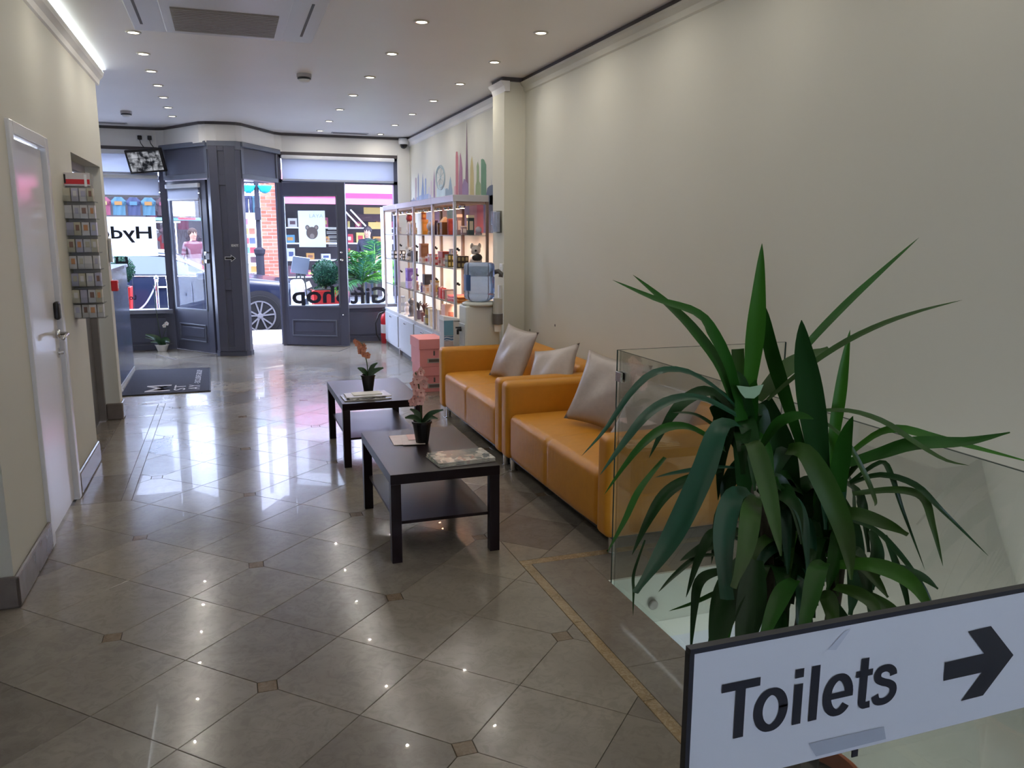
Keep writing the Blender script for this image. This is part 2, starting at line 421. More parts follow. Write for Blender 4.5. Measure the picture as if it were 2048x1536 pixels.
for nm, y_ in (('near', .9), ('far', 2.3)):  # added lamps, hidden from the camera, to brighten the stairwell
    bl = thing('stair_fill_lamp', 'added round wall lamp, out of view, at the %s end of the stairwell' % nm, 'lamp', (1.61, y_, -.75))
    MB().lathe([(.11, 0), (.11, .03), (.10, .04)], (1.606, y_, -.75), 20, d=(1, 0, 0)).build('base', WHITE, bl); MB().lathe([(.095, .04), (.08, .065), (.04, .078), (0, .08)], (1.606, y_, -.75), 20, d=(1, 0, 0)).build('diffuser', emit('stair_fill_glow', (.95, 1, .96), 6), bl, smooth=True)
    q = bpy.data.lights.new('stair_fill_light', 'POINT'); q.energy = 16; q.color = (.94, 1, .95); q.shadow_soft_size = .1; qo = bpy.data.objects.new('stair_fill_light', q); COL.objects.link(qo); qo.location = (1.74, y_, -.75)
# left wall with the white door and the grey doorway
mb = MB()
TH = .16
mb.box(XL - TH, XL, 3.80, 4.56, 0, CZ); mb.box(XL - TH, XL, 4.56, 5.32, 2.07, CZ); mb.box(XL - TH, XL, 5.32, 6.24, 0, CZ)
mb.box(XL - TH, XL, 6.24, 7.6, 2.12, CZ); mb.box(XL - TH, XL, 7.6, 7.76, 0, CZ)
mb.box(-3.2, XL - TH, 3.80, 3.96, 0, CZ); mb.box(-2.5, XL - TH, 7.61, 7.76, 0, CZ)
struct('wall_left', mb, CREAM)
struct('wall_left_near', MB().box(-3.35, -3.2, -2.7, 3.96, 0, CZ), CREAM)
WX0, WX1, WZ0, WZ1 = .55, 1.75, 1.15, 1.95  # added window behind the camera, lets daylight onto the sign and plant
struct('wall_back', MB().box(-3.35, WX0, -2.75, -2.6, 0, CZ).box(WX1, 2.75, -2.75, -2.6, 0, CZ).box(WX0, WX1, -2.75, -2.6, 0, WZ0).box(WX0, WX1, -2.75, -2.6, WZ1, CZ), CREAM)
w3 = struct('fill_window', MB().box(WX0, WX0 + .05, -2.72, -2.64, WZ0, WZ1).box(WX1 - .05, WX1, -2.72, -2.64, WZ0, WZ1).box(WX0, WX1, -2.72, -2.64, WZ0, WZ0 + .05).box(WX0, WX1, -2.72, -2.64, WZ1 - .05, WZ1), WHITE_P)
MB().box(WX0 + .05, WX1 - .05, -2.69, -2.684, WZ0 + .05, WZ1 - .05).build('pane', GLASS, w3)
struct('wall_left_far', MB().box(-2.65, -2.5, 7.61, 12.35, 0, CZ), CREAM)
# baseboards: dark stone with a bevelled top
def base(name, x0, x1, y0, y1, h=.145):
    mb = MB().box(x0, x1, y0, y1, 0, h); struct(name, mb, STONE_B, bevel=.012)
base('baseboard_left', XL, XL + .022, 3.778, 4.50); base('baseboard_left_front', -3.2, XL + .022, 3.778, 3.80)
base('baseboard_left_mid', XL, XL + .022, 5.39, 6.22); base('baseboard_left_far', XL, XL + .022, 7.585, 7.76)
base('baseboard_left_jamb', XL - TH + .05, XL + .022, 7.578, 7.6)
base('baseboard_right', XR - .022, XR, 3.4, 7.14); base('baseboard_pier', 2.378, XR, 7.118, 7.14)
# white door in the left wall
DW = M('gloss_white_door', (.74, .73, .74), .16, noise=.02)
FRW = M('gloss_white_frame', (.70, .70, .72), .22, noise=.02)
mb = MB(); mb.box(XL - .02, XL + .02, 4.50, 4.565, 0, 2.12); mb.box(XL - .02, XL + .02, 5.315, 5.385, 0, 2.12); mb.box(XL - .02, XL + .02, 4.565, 5.315, 2.055, 2.12)
mb.box(XL - TH, XL - .02, 4.56, 4.575, 0, 2.06); mb.box(XL - TH, XL - .02, 5.305, 5.32, 0, 2.06)
struct('trim_2', mb, FRW, bevel=.006)
d1 = struct('door_1', MB().box(XL - .05, XL - .008, 4.578, 5.302, .012, 2.045), DW, bevel=.004)
mb = MB(); mb.cyl((XL - .01, 5.245, 1.02), (XL + .012, 5.245, 1.02), .026, n=16); mb.tube([(XL + .005, 5.245, 1.02), (XL + .05, 5.245, 1.02), (XL + .055, 5.21, 1.02), (XL + .055, 5.10, 1.018), (XL + .05, 5.09, 1.005)], .010)
mb.build('handle', CHROME, d1, smooth=True, label='chrome lever handle')
mb = MB().lathe([(.03, 0), (.03, .008)], (XL - .01, 5.245, .91), 16, 'x'); mb.lathe([(.012, .008), (.010, .03)], (XL - .01, 5.245, .91), 10, 'x'); mb.build('cylinder_lock', CHROME, d1)
mb = MB(); mb.rbox(XL - .009, XL + .022, 5.225, 5.285, 1.10, 1.205, .028); mb.build('keypad', BLACK, d1, smooth=True, label='black oval keypad')
for z in (.28, 1.75): MB().box(XL - .01, XL + .001, 4.56, 4.582, z, z + .1).build('hinge', CHROME, d1)
# grey doorway further along
DG_M = M('dark_grey_door', (.11, .105, .105), .4)
mb = MB(); mb.box(XL - TH - .01, XL - TH + .05, 6.24, 6.30, 0, 2.12); mb.box(XL - TH - .01, XL - TH + .05, 7.53, 7.59, 0, 2.12); mb.box(XL - TH - .01, XL - TH + .05, 6.30, 7.53, 2.06, 2.12)
struct('trim_3', mb, M('taupe_frame', (.20, .18, .165), .4))
d2 = struct('door_2', MB().box(XL - TH - .04, XL - TH, 6.30, 7.53, .01, 1.88), DG_M)
MB().box(XL - TH - .02, XL - TH - .005, 6.31, 7.52, 1.9, 2.05).build('overpanel', M('overpanel', (.30, .33, .40), .15), d2)
MB().box(XL - TH - .03, XL - TH + .012, 6.30, 7.53, 1.87, 1.91).build('rail', M('taupe_frame', (0, 0, 0)), d2)
# cornices, and solid dark strips painted for the shadow gap under the ceiling
def cor(name, poly_xz, y0, y1, mat): return struct(name, MB().prism(poly_xz, y0, y1, 'y'), mat)
cov = lambda x: [(x, 2.83), (x - .012, 2.84), (x - .02, 2.875), (x - .045, 2.90), (x - .05, 2.917), (x, 2.917)]
cor('trim_4', cov(XR), -2.6, 7.14, CREAM); cor('trim_5', cov(XR), 7.47, 12.08, WHITE_P)
cor('trim_6', [(XR - .035, 2.917), (XR, 2.917), (XR, CZ), (XR - .035, CZ)], -2.6, 7.14, DARKGAP)
cor('trim_7', [(XR - .035, 2.917), (XR, 2.917), (XR, CZ), (XR - .035, CZ)], 8.05, 12.08, DARKGAP)
mb = MB(); mb.box(2.39, XR, 7.115, 7.14, 2.917, CZ); mb.box(2.375, 2.4, 7.115, 7.42, 2.917, CZ); struct('trim_8', mb, DARKGAP)
mb = MB(); mb.prism([(2.355, 2.917), (2.36, 2.90), (2.385, 2.875), (2.40, 2.83), (2.44, 2.83), (2.44, 2.917)], 7.10, 7.47, 'y'); struct('trim_9', mb, WHITE_P)
cl = [(XL, 2.80), (XL + .012, 2.81), (XL + .02, 2.845), (XL + .045, 2.875), (XL + .055, 2.90), (XL + .055, 2.91), (XL + .045, 2.91), (XL + .04, 2.885), (XL, 2.87)]
cor('trim_10', cl, 3.8, 7.9, WHITE_P)
led = thing('led_strip', 'bright white strip light in the cove along the left wall', 'strip light', (XL + .03, 5.9, 2.93))
MB().box(XL + .012, XL + .042, 3.85, 7.95, 2.938, 2.948).build('diffuser', emit('led_white', (.86, .95, 1.0), 9), led)
al = bpy.data.lights.new('led_light', 'AREA'); al.shape = 'RECTANGLE'; al.size = .03; al.size_y = 4.1; al.energy = COVE; al.color = (.85, .93, 1)
ao = bpy.data.objects.new('led_light', al); COL.objects.link(ao); ao.location = (XL + .06, 5.95, 2.925); ao.rotation_euler = (0, R(100), 0); ao.parent = None

# ---------------------------------------------------------------- shopfront
HP = [(-2.5, 12.08), (-.80, 12.08), (-.70, 12.03), (-.30, 11.33), (-.25, 11.24), (-.17, 11.18), (-.05, 11.15), (.10, 11.135), (.19, 11.145), (.26, 11.20), (.70, 11.99), (.80, 12.07), (2.6, 12.08)]
def band(path, z0, z1, t=.14, dy=0):
    mb = MB(); n = len(path); inn = [(x, y + dy) for x, y in path]; out = [(x, y + dy + t) for x, y in path]; b = 0
    for z in (z0, z1):
        mb.v += [Vector((x, y, z)) for x, y in inn] + [Vector((x, y, z)) for x, y in out]
    for i in range(n - 1):
        mb.f += [(i, i + 1, 2 * n + i + 1, 2 * n + i), (i, n + i, n + i + 1, i + 1), (2 * n + i, 2 * n + i + 1, 3 * n + i + 1, 3 * n + i), (n + i + 1, n + i, 3 * n + i, 3 * n + i + 1)]
    mb.f += [(0, 2 * n, 3 * n, n), (n - 1, 2 * n - 1, 4 * n - 1, 3 * n - 1)]
    mb.m = [0] * len(mb.f); return mb
struct('wall_front', band(HP, 2.70, CZ), WHITE_P)
struct('trim_11', band(HP, 2.917, CZ, .03, -.025), DARKGAP)  # dark strip stands in for the shade where header meets ceiling
struct('trim_12', band([(-2.5, 12.08), (-.80, 12.08)], 2.655, 2.70, .1, -.01), DARKGAP); struct('trim_13', band([(.72, 12.08), (2.42, 12.08)], 2.655, 2.70, .1, -.01), DARKGAP)
struct('wall_front_side', MB().box(2.42, 2.6, 12.06, 12.3, 0, 2.72), WHITE_P)
# grey fascia over the doors
def fascia(name, a, b, z0, z1):
    a, b = Vector((*a, 0)), Vector((*b, 0)); d = (b - a).normalized(); n = Vector((-d.y, d.x, 0)); L = (b - a).length; m = (a + b) / 2
    o = struct(name, MB().obox(m + n * .06 + Vector((0, 0, (z0 + z1) / 2)), d * L / 2, n * .06, Vector((0, 0, (z1 - z0) / 2))), GREY)
    MB().obox(m - n * .012 + Vector((0, 0, z1 - .03)), d * (L / 2 + .02), n * .035, Vector((0, 0, .03))).build('cap_moulding', GREY2, o, bevel=.008)
    MB().obox(m - n * .005 + Vector((0, 0, z0 + .03)), d * L / 2, n * .012, Vector((0, 0, .03))).build('bottom_moulding', GREY2, o, bevel=.006)
    for s in (-1, 1): MB().obox(m - n * .004 + d * s * (L / 2 - .03) + Vector((0, 0, (z0 + z1) / 2)), d * .03, n * .01, Vector((0, 0, (z1 - z0) / 2 - .06))).build('end_moulding', GREY2, o)
    return o
fascia('trim_14', (-.73, 12.04), (-.16, 11.22), 2.27, 2.72); fascia('trim_15', (.23, 11.18), (.73, 12.03), 2.27, 2.72)
# pillar between the doors
pp = [(-.18, 11.40), (-.185, 11.26), (-.15, 11.18), (.17, 11.115), (.225, 11.16), (.26, 11.27), (.20, 11.48), (-.06, 11.55)]
pl = struct('trim_16', MB().prism(pp, 0, 2.72), GREY)
f0, f1 = Vector((-.15, 11.18, 0)), Vector((.17, 11.115, 0)); d = (f1 - f0).normalized(); n = Vector((d.y, -d.x, 0))
for u0, u1, z0, z1 in ((0, .11, .06, 2.66), (.19, .325, .06, 2.66), (.11, .19, .06, .12), (.11, .19, .86, 1.0), (.11, .19, 2.18, 2.30), (.11, .19, 2.6, 2.66)):
    MB().obox(f0 + d * (u0 + u1) / 2 + n * .006 + Vector((0, 0, (z0 + z1) / 2)), d * (u1 - u0) / 2, n * .012, Vector((0, 0, (z1 - z0) / 2))).build('moulding', GREY, pl, bevel=.004)
MB().prism([(x * 1.04 + .0, y - .006) for x, y in pp], 0, .06).build('plinth', GREY, pl); MB().prism([(x * 1.06, y - .012) for x, y in pp], 2.62, 2.72).build('capital', GREY2, pl)
ex = thing('exit_sign', 'small grey EXIT plate on the dark pillar above the arrow', 'sign', tuple(f0 + d * .26 + n * .02 + Vector((0, 0, 1.41))))
MB().obox(f0 + d * .262 + n * .0205 + Vector((0, 0, 1.43)), d * .05, n * .002, Vector((0, 0, .02))).build('plate', M('exit_plate', (.16, .16, .18), .4), ex)
add_text(MB(), 'EXIT', f0 + d * .222 + n * .0235 + Vector((0, 0, 1.418)), d, (0, 0, 1), .026, .082, .015).build('lettering', WHITE, ex)
ar = thing('arrow_sign', 'black arrow with white outline on the dark pillar, pointing right', 'sign', tuple(f0 + d * .2 + n * .02 + Vector((0, 0, 1.25))))
def arrow(L, w, h, s): return [(0, -w), (L - h, -w), (L - h, -h * .95), (L, 0), (L - h, h * .95), (L - h, w), (0, w)]
for k, (g, mt, nm) in enumerate(((.006, WHITE, 'outline'), (0, BLACK, 'arrow'))):
    a = [(-g, -.014 - g), (.075 - g, -.014 - g), (.075 - g, -.036 - g * 1.6), (.12 + g * 1.5, 0), (.075 - g, .036 + g * 1.6), (.075 - g, .014 + g), (-g, .014 + g)]
    MB().poly([f0 + d * (.135 + u) + n * (.0195 + k * .001) + Vector((0, 0, 1.268 + v)) for u, v in a]).build(nm, mt, ar, solid=.001)
# windows
def window(name, x0, x1, sill=.55, top=2.66):
    o = struct(name, MB().box(x0, x0 + .06, YF - .05, YF + .06, sill, top).box(x1 - .06, x1, YF - .05, YF + .06, sill, top).box(x0, x1, YF - .05, YF + .06, top - .04, top).box(x0, x1, YF - .05, YF + .06, 2.285, 2.33), GREY)
    MB().box(x0, x1, 12.04, YF + .10, .50, .555).build('sill', M('sill_grey', (.20, .21, .26), .3), o, bevel=.006)
    MB().box(x0, x1, YF - .03, YF + .08, 0, .50).build('stall_riser', GREY, o)
    MB().box(x0 + .1, x1 - .1, YF - .045, YF - .028, .1, .44).build('riser_panel', GREY, o, bevel=.01)
    MB().box(x0, x1, YF - .06, YF, 0, .07).build('skirting', GREY, o)
    MB().box(x0 + .05, x1 - .05, YF + .005, YF + .011, sill, 2.30).build('pane', GLASS, o); MB().box(x0 + .05, x1 - .05, YF + .005, YF + .011, 2.32, top - .02).build('pane', GLASS, o)
    return o
wl_ = window('window_1', -2.5, -.74); wr_ = window('window_2', .72, 2.42)
# shop doors
def leaf(name, hinge, free, z1, side, glass_z=.56, glass_top=2.1):
    h, f = Vector((*hinge, 0)), Vector((*free, 0)); d = (f - h).normalized(); n = Vector((d.y, -d.x, 0)) * side; L = (f - h).length; Z = Vector((0, 0, 1))
    def bx(mb, u0, u1, w0, w1, z0, z1_): return mb.obox(h + d * (u0 + u1) / 2 + n * (w0 + w1) / 2 + Z * (z0 + z1_) / 2, d * (u1 - u0) / 2, n * (w1 - w0) / 2, Z * (z1_ - z0) / 2)
    o = struct(name, bx(bx(bx(bx(MB(), 0, .12, -.022, .022, .01, z1), L - .12, L, -.022, .022, .01, z1), .12, L - .12, -.022, .022, glass_top, z1), .12, L - .12, -.022, .022, .01, glass_z), GREY, bevel=.004)
    bx(MB(), .11, L - .11, -.004, .004, glass_z - .01, glass_top + .01).build('pane', GLASS_D, o)
    for a, b, c, e in ((.11, .13, glass_z, glass_top), (L - .13, L - .11, glass_z, glass_top), (.11, L - .11, glass_z - .005, glass_z + .015), (.11, L - .11, glass_top - .015, glass_top + .005)):
        bx(MB(), a, b, .018, .03, c, e).build('bead', GREY2, o)
    for z, w in ((.14, .018), (.36, .018)):
        bx(MB(), .17, L - .17, .02, .036, z, z + w).build('panel_moulding', GREY2, o, bevel=.004)
    for u in (.17, L - .188): bx(MB(), u, u + .018, .02, .036, .158, .36).build('panel_moulding', GREY2, o, bevel=.004)
    bx(MB(), .215, L - .215, .018, .028, .20, .335).build('kick_panel', GREY, o, bevel=.005)
    return o, h, d, n, L, bx
dl, h1, dd1, n1, L1, bx1 = leaf('door_3', (-.74, 12.14), (-.195, 11.38), 2.26, 1, .57, 2.15)
for z in (1.32, 1.22): MB().obox(h1 + dd1 * (L1 - .06) + n1 * .03 + Vector((0, 0, z)), dd1 * .025, n1 * .015, Vector((0, 0, .025))).build('lock', CHROME, dl, bevel=.006)
MB().obox(h1 + dd1 * (L1 - .015) + n1 * .035 + Vector((0, 0, 1.285)), dd1 * .04, n1 * .012, Vector((0, 0, .04))).build('latch_plate', M('grey_plate', (.25, .25, .28), .4), dl)
for z in (1.98, 1.80, .98): MB().obox(h1 + dd1 * .01 + n1 * .026 + Vector((0, 0, z)), dd1 * .012, n1 * .006, Vector((0, 0, .045))).build('hinge', BLACK, dl)
dr, h2, dd2, n2, L2, bx2 = leaf('door_4', (.69, 12.05), (1.585, 11.60), 2.275, 1)
for z, r in ((1.325, .02), (1.222, .026), (.452, .016)):
    c = h2 + dd2 * (L2 - .07) + Vector((0, 0, z)); MB().lathe([(r, 0), (r, .006), (r * .55, .012), (r * .5, .02)], c + n2 * .022, 14, d=n2).build('lock', CHROME, dr, smooth=True)
struct('trim_17', MB().box(.70, .745, 12.0, 12.13, 0, 2.72), GREY)
struct('trim_18', MB().box(-.785, -.725, 12.08, 12.2, 0, 2.72), GREY)
# roller blinds
def blind(label, x0, x1, y, z1, z0, fab=True, r=.028):
    t = thing('roller_blind', label, 'blind', ((x0 + x1) / 2, y, z0))
    MB().rbox(x0, x1, y - .03, y + .03, z1 - .055, z1, .015, 3).build('cassette', M('blind_white', (.72, .74, .78), .4), t, smooth=True)
    MB().box(x0 + .01, x1 - .01, y + .012, y + .0145, z0, z1 - .03).build('fabric', BLIND, t)
    MB().box(x0 + .01, x1 - .01, y + .003, y + .022, z0 - .028, z0).build('bottom_bar', M('blind_bar', (.50, .52, .58), .4), t, bevel=.004)
    return t
blind('white roller blind filling the transom over the left window', -2.44, -.80, 12.06, 2.655, 2.37)
blind('lower white roller blind drawn part way down the left window', -2.44, -.80, 12.04, 2.34, 2.075)
blind('white roller blind across the transom behind the open shop door', .78, 2.37, 12.06, 2.655, 2.335)
hb = h1 + n1 * .045
t = thing('roller_blind', 'small white roller blind at the top of the closed grey door', 'blind', tuple(hb + dd1 * L1 / 2 + Vector((0, 0, 2.03))))
Z = Vector((0, 0, 1))
MB().obox(hb + dd1 * L1 / 2 + Z * 2.19, dd1 * (L1 / 2 - .1), n1 * .022, Z * .028).build('cassette', MATS['blind_white'], t, bevel=.01)
MB().obox(hb + dd1 * L1 / 2 + Z * 2.11, dd1 * (L1 / 2 - .13), n1 * .001, Z * .08).build('fabric', BLIND, t); MB().obox(hb + dd1 * L1 / 2 + Z * 2.02, dd1 * (L1 / 2 - .13), n1 * .008, Z * .012).build('bottom_bar', MATS['blind_bar'], t)
# writing on the panes: it reads from the street, so from in here it is mirrored
INK = M('black_vinyl', (.012, .016, .03), .5)
def vinyl(label, txt, xr, z, h, w, y=YF - .001, bold=.02, mat=INK, cat='lettering'):
    mb = add_text(MB(), txt, (xr, y, z), (-1, 0, 0), (0, 0, 1), h, w, bold)
    return tag(mb.build('window_lettering', mat), label, cat)
vinyl('dark mirrored letters Gift on the right shop window', 'Gift', 2.245, .567, .245, .555, bold=.022)
vinyl('dark mirrored letters Shop on the window behind the open door', 'Shop', 1.655, .59, .245, .80, bold=.022)
vinyl('dark mirrored letters Hyde on the frosted band, left window', 'Hyde', -.945, 1.51, .165, .66, YF - .004)
vinyl('dark mirrored letter H below the frosted band, left window', 'H', -1.265, 1.125, .145, .15, YF - .004)
vinyl('small dark mirrored letters Lo low on the left window', 'Lo', -1.20, .69, .065, .085, YF - .004)
tag(MB().box(-2.44, -.885, YF, YF + .0015, 1.275, 1.795).build('frosted_band', FILM), 'frosted film band across the left window behind the letters', 'window film')
PW = M('white_vinyl', (.85, .87, .9), .5)
mb = MB()
for k, z in enumerate((1.66, 1.60, 1.54, 1.48, 1.42)):
    for q in range(2): mb.box(1.40 - .02 * (k % 2), 1.62, YF - .003, YF - .001, z - q * .022, z - q * .022 + .012)
tag(mb.build('vinyl_list', PW), 'small white printed lines on the window behind the door', 'window sticker')
# poster on the open door
pc = h2 + dd2 * .51 - n2 * .012; po = thing('door_poster', 'white poster with a grey bear head hung in the open door', 'poster', tuple(pc + Z * 1.40))
dx = dd2
MB().obox(pc + n2 * .02 + Z * 1.645, dx * .195, n2 * .001, Z * .25).build('sheet', film('poster_sheet', (.88, .93, .92), .04), po)
def disc(c, rx, rz, off, nn=22, a0=0, a1=2 * PI): return [c + n2 * off + dx * rx * math.cos(a0 + (a1 - a0) * i / nn) + Z * rz * math.sin(a0 + (a1 - a0) * i / nn) for i in range(nn)]
c = pc + Z * 1.59; GB = M('bear_grey', (.30, .28, .30), .6); GB2 = M('bear_light', (.62, .60, .62), .6)
MB().poly(disc(c, .085, .085, .0225)).poly(disc(c + dx * .065 + Z * .075, .032, .034, .0223)).poly(disc(c - dx * .065 + Z * .075, .032, .034, .0223)).build('bear_head', GB, po)
MB().poly(disc(c + dx * .065 + Z * .075, .018, .020, .0235)).poly(disc(c - dx * .065 + Z * .075, .018, .020, .0235)).poly(disc(c - Z * .045, .034, .036, .0235)).build('bear_face', GB2, po)
add_text(MB(), 'LAYA', pc + n2 * .0225 - dx * .03 + Z * 1.80, dx, Z, .05, .2, 0.).build('lettering', M('poster_grey', (.55, .62, .64), .6), po)
# ================================================================ CEILING FITTINGS
LAMP_E = emit('lamp_disc', (1.0, .95, .84), GLOW)
RING = M('lamp_ring', (.62, .58, .52), .3, .3)
def spot(loc, w, col=DOWN_COL, size=R(118), blend=.9, r=.04):
    l = bpy.data.lights.new('lamp_light', 'AREA'); l.shape = 'DISK'; l.size = .02; l.energy = w; l.color = col
    o = bpy.data.objects.new('lamp_light', l); COL.objects.link(o); o.location = loc; return o
dl0 = None
ORD = ('first', 'second', 'third', 'fourth', 'fifth', 'sixth', 'seventh', 'eighth', 'ninth', 'tenth')
def downlight(x, y, label):
    global dl0
    if dl0 is None:
        dl0 = thing('downlight', label, 'light', (x, y, CZ), 'recessed downlights in the ceiling')
        MB().lathe([(.034, -.001), (.036, -.007), (.046, -.009), (.052, -.004), (.052, 0)], (x, y, CZ), 20).build('ring', RING, dl0, smooth=True)
        MB().lathe([(.0, -.0045), (.034, -.0045)], (x, y, CZ), 20).build('lamp', LAMP_E, dl0)
        return dl0
    return dup(dl0, (x, y, CZ), label)
for nm, x, ys in (('right-hand', 2.117, [11.71 - 1.033 * k for k in range(7)]), ('middle', 1.282, [11.61 - 1.018 * k for k in range(7)]), ('left-hand', -.522, [10.816 - .726 * k for k in range(7)])):
    for k, y in enumerate(ys):
        downlight(x, y, 'recessed round downlight, %s from the shopfront in the %s row' % (ORD[k], nm)); spot((x, y, CZ - .02), DOWN_W)
for k in range(6):                          # rows extended out of view, added to light the foreground
    for nm, x, y in (('right-hand', 2.117, 4.45 - 1.033 * k), ('middle', 1.282, 4.45 - 1.02 * k), ('left-hand', -.522, 5.3 - 1.25 * k)):
        spot((x, y, CZ - .02), DOWN_W * (.8, .6, .5, .5, .6, .8)[k]); downlight(x, y, 'added recessed downlight overhead, %s past the nearest one in view of the %s row' % (ORD[k], nm))
# air conditioning cassette
ac = thing('air_conditioner', 'large square ceiling air conditioner with a grey grille', 'air conditioner', (.08, 5.75, CZ))
ACW = M('cassette_white', (.66, .66, .68), .35, noise=.02)
mb = MB(); mb.prism([(-.50, 5.05), (.66, 5.05), (.66, 6.30), (-.50, 6.30)], CZ - .02, CZ); mb.build('panel', ACW, ac, bevel=.008)
mb = MB(); mb.box(-.30, .45, 5.10, 6.22, CZ - .034, CZ - .02); mb.build('face_panel', ACW, ac, bevel=.006)
MB().box(-.24, .39, 5.54, 6.15, CZ - .038, CZ - .033).build('grille', M('grille_grey', (.30, .275, .24), .6), ac)
for k in range(14): MB().box(-.24, .39, 5.555 + k * .042, 5.575 + k * .042, CZ - .042, CZ - .037).build('slat', M('grille_slat', (.33, .305, .27), .5), ac)
for x in (-.44, .57): MB().box(x - .008, x + .008, 5.25, 6.10, CZ - .023, CZ - .019).build('air_slot', DARKGAP, ac)
def smoke(x, y, label):
    t = thing('smoke_detector', label, 'smoke detector', (x, y, CZ))
    MB().lathe([(.062, 0), (.062, -.028), (.058, -.03)], (x, y, CZ), 22).build('base', M('detector_grey', (.42, .41, .43), .4), t)
    MB().lathe([(.05, -.028), (.058, -.034), (.058, -.042), (.05, -.046)], (x, y, CZ), 22).build('band', BLACK, t); MB().lathe([(.05, -.044), (.042, -.062), (.02, -.07), (0, -.071)], (x, y, CZ), 22).build('chamber', WHITE, t, smooth=True)
smoke(.721, 7.6, 'round smoke detector in the middle of the ceiling'); smoke(-.993, 10.564, 'round smoke detector on the ceiling above the reception desk')
for x0, x1, y, lb in ((1.45, 1.95, 11.75, 'thin slot air vent in the ceiling near the right shop window'), (-1.9, -1.1, 11.72, 'thin slot air vent in the ceiling near the left window')):
    t = thing('slot_vent', lb, 'vent', ((x0 + x1) / 2, y, CZ)); MB().box(x0, x1, y - .05, y + .05, CZ - .008, CZ).build('frame', M('vent_grey', (.4, .4, .42), .5), t); MB().box(x0 + .02, x1 - .02, y - .02, y + .02, CZ - .012, CZ - .006).build('slot', DARKGAP, t)
dc = thing('dome_camera', 'white dome security camera in the corner above the shelves', 'camera', (2.50, 12.0, 2.93))
MB().lathe([(.07, .0), (.075, -.03), (.07, -.075), (.062, -.08)], (2.50, 11.99, 2.93), 22).build('housing', WHITE, dc, smooth=True)
MB().lathe([(.055, -.075), (.052, -.10), (.038, -.125), (.015, -.138), (0, -.14)], (2.50, 11.99, 2.93), 20).build('dome', M('dark_dome', (.01, .01, .012), .06), dc, smooth=True)

# ================================================================ SOFAS AND CUSHIONS
def sofa(label, y0, y1):
    t = thing('leather_sofa', label, 'sofa', (2.12, (y0 + y1) / 2, 0), 'tan leather sofas along the right wall')
    x0, x1, ym = 1.70, 2.56, (y0 + y1) / 2
    wr = lambda amp, ph: (lambda p, q: p + Vector((0, 0, 0)))
    for k, (a, b) in enumerate(((y0, y0 + .135), (y1 - .135, y1))):
        MB().rbox(x0, x1 - .02, a, b, .10, .622, .035).build('armrest', LEATHER, t, smooth=True)
    ya, yb = y0 + .137, y1 - .137
    def puff(p, q):
        dy = p.y - ym; u = max(-1, min(1, dy / ((yb - ya) / 2))); v = max(-1, min(1, (p.x - 2.03) / .32)); seam = math.exp(-(dy / .012) ** 2)
        if q[2] > .5: p = p + Vector((0, 0, .024 * (1 - u * u * u * u) * (1 - v * v) - .008 * seam))
        if q[0] < -.5:            # seam and soft creases beside it on the front
            e = abs(dy); p = p + Vector((-.012 * (1 - u ** 4) + .007 * seam + .0035 * math.sin(p.y * 120 + p.z * 12) * math.exp(-e * 7) * max(0, 1 - abs(p.z - .3) * 4), 0, 0))
        return p
    sm = MB(); KY = [-1 + 2 * k / 60 for k in range(61)]
    sm.rbox(1.715, 2.36, ya, yb, .105, .415, .045, fn=puff, ky=KY).build('seat_cushion', LEATHER, t, smooth=True)
    def lean(p, q): return p + Vector(((p.z - .4) * .16, 0, 0))
    for a, b in ((y0 + .137, ym - .001), (ym + .001, y1 - .137)):
        MB().rbox(2.30, 2.50, a, b, .30, .665, .05, fn=lean).build('back_cushion', LEATHER, t, smooth=True)
    MB().rbox(2.44, x1, y0 + .01, y1 - .01, .10, .62, .03).build('back_panel', LEATHER, t, smooth=True)
    MB().box(x0 + .05, x1 - .05, y0 + .04, y1 - .04, .085, .112).build('underframe', BLACK, t)
    for x in (x0 + .07, x1 - .09):
        for y in (y0 + .07, y1 - .07):
            MB().cyl((x, y, 0), (x, y, .09), .022, n=14).lathe([(.028, 0), (.028, .008)], (x, y, 0), 14).build('foot', CHROME, t)
    return t
sofa('nearer tan leather two-seat sofa beside the glass balustrade', 3.455, 5.125)
sofa('farther tan leather two-seat sofa behind the nearer sofa', 5.14, 6.86)
def pillow(label, c, w, h, th, rot, tilt, roll=0.):
    """w along y, h up; leans back by tilt"""
    m = MB()
    def side(sg):
        def fn(u, v):
            a, b = u * 2 - 1, v * 2 - 1
            pin = 1 - .10 * (1 - abs(b) ** 1.5) * abs(a) ** 3 if True else 1
            ya = a * (1 - .09 * (1 - b * b)) ; zb = b * (1 - .09 * (1 - a * a))
            e = max(0, (1 - a * a)) ** .55 * max(0, (1 - b * b)) ** .55
            wob = .012 * math.sin(a * 5 + b * 3) * (1 - a * a) * (1 - b * b)
            return (sg * (th / 2 * e) + wob, ya * w / 2, zb * h / 2)
        return fn
    m.grid(side(-1), 16, 16); m.grid(side(1), 16, 16)
    M4 = Matrix.Translation(c) @ Matrix.Rotation(rot, 4, 'Z') @ Matrix.Rotation(tilt, 4, 'Y') @ Matrix.Rotation(roll, 4, 'X')
    m.xf(M4); o = m.build('throw_pillow', PILLOW, smooth=True)
    tag(o, label, 'cushion', 'satin cushions on the sofas')
pillow('silver grey satin cushion at the far end of the farther sofa', (2.13, 6.10, .64), .46, .46, .15, R(14), R(22), R(4))
pillow('satin cushion at the near end of the farther sofa, half hidden by its arm', (2.17, 5.37, .605), .44, .42, .15, R(20), R(30), R(-16))
pillow('large satin cushion on the nearer sofa against its far arm', (2.13, 4.37, .65), .47, .46, .17, R(32), R(24), R(7))
pillow('satin cushion seen through the glass on the nearer sofa', (2.17, 3.86, .60), .46, .42, .15, R(30), R(30), R(8))

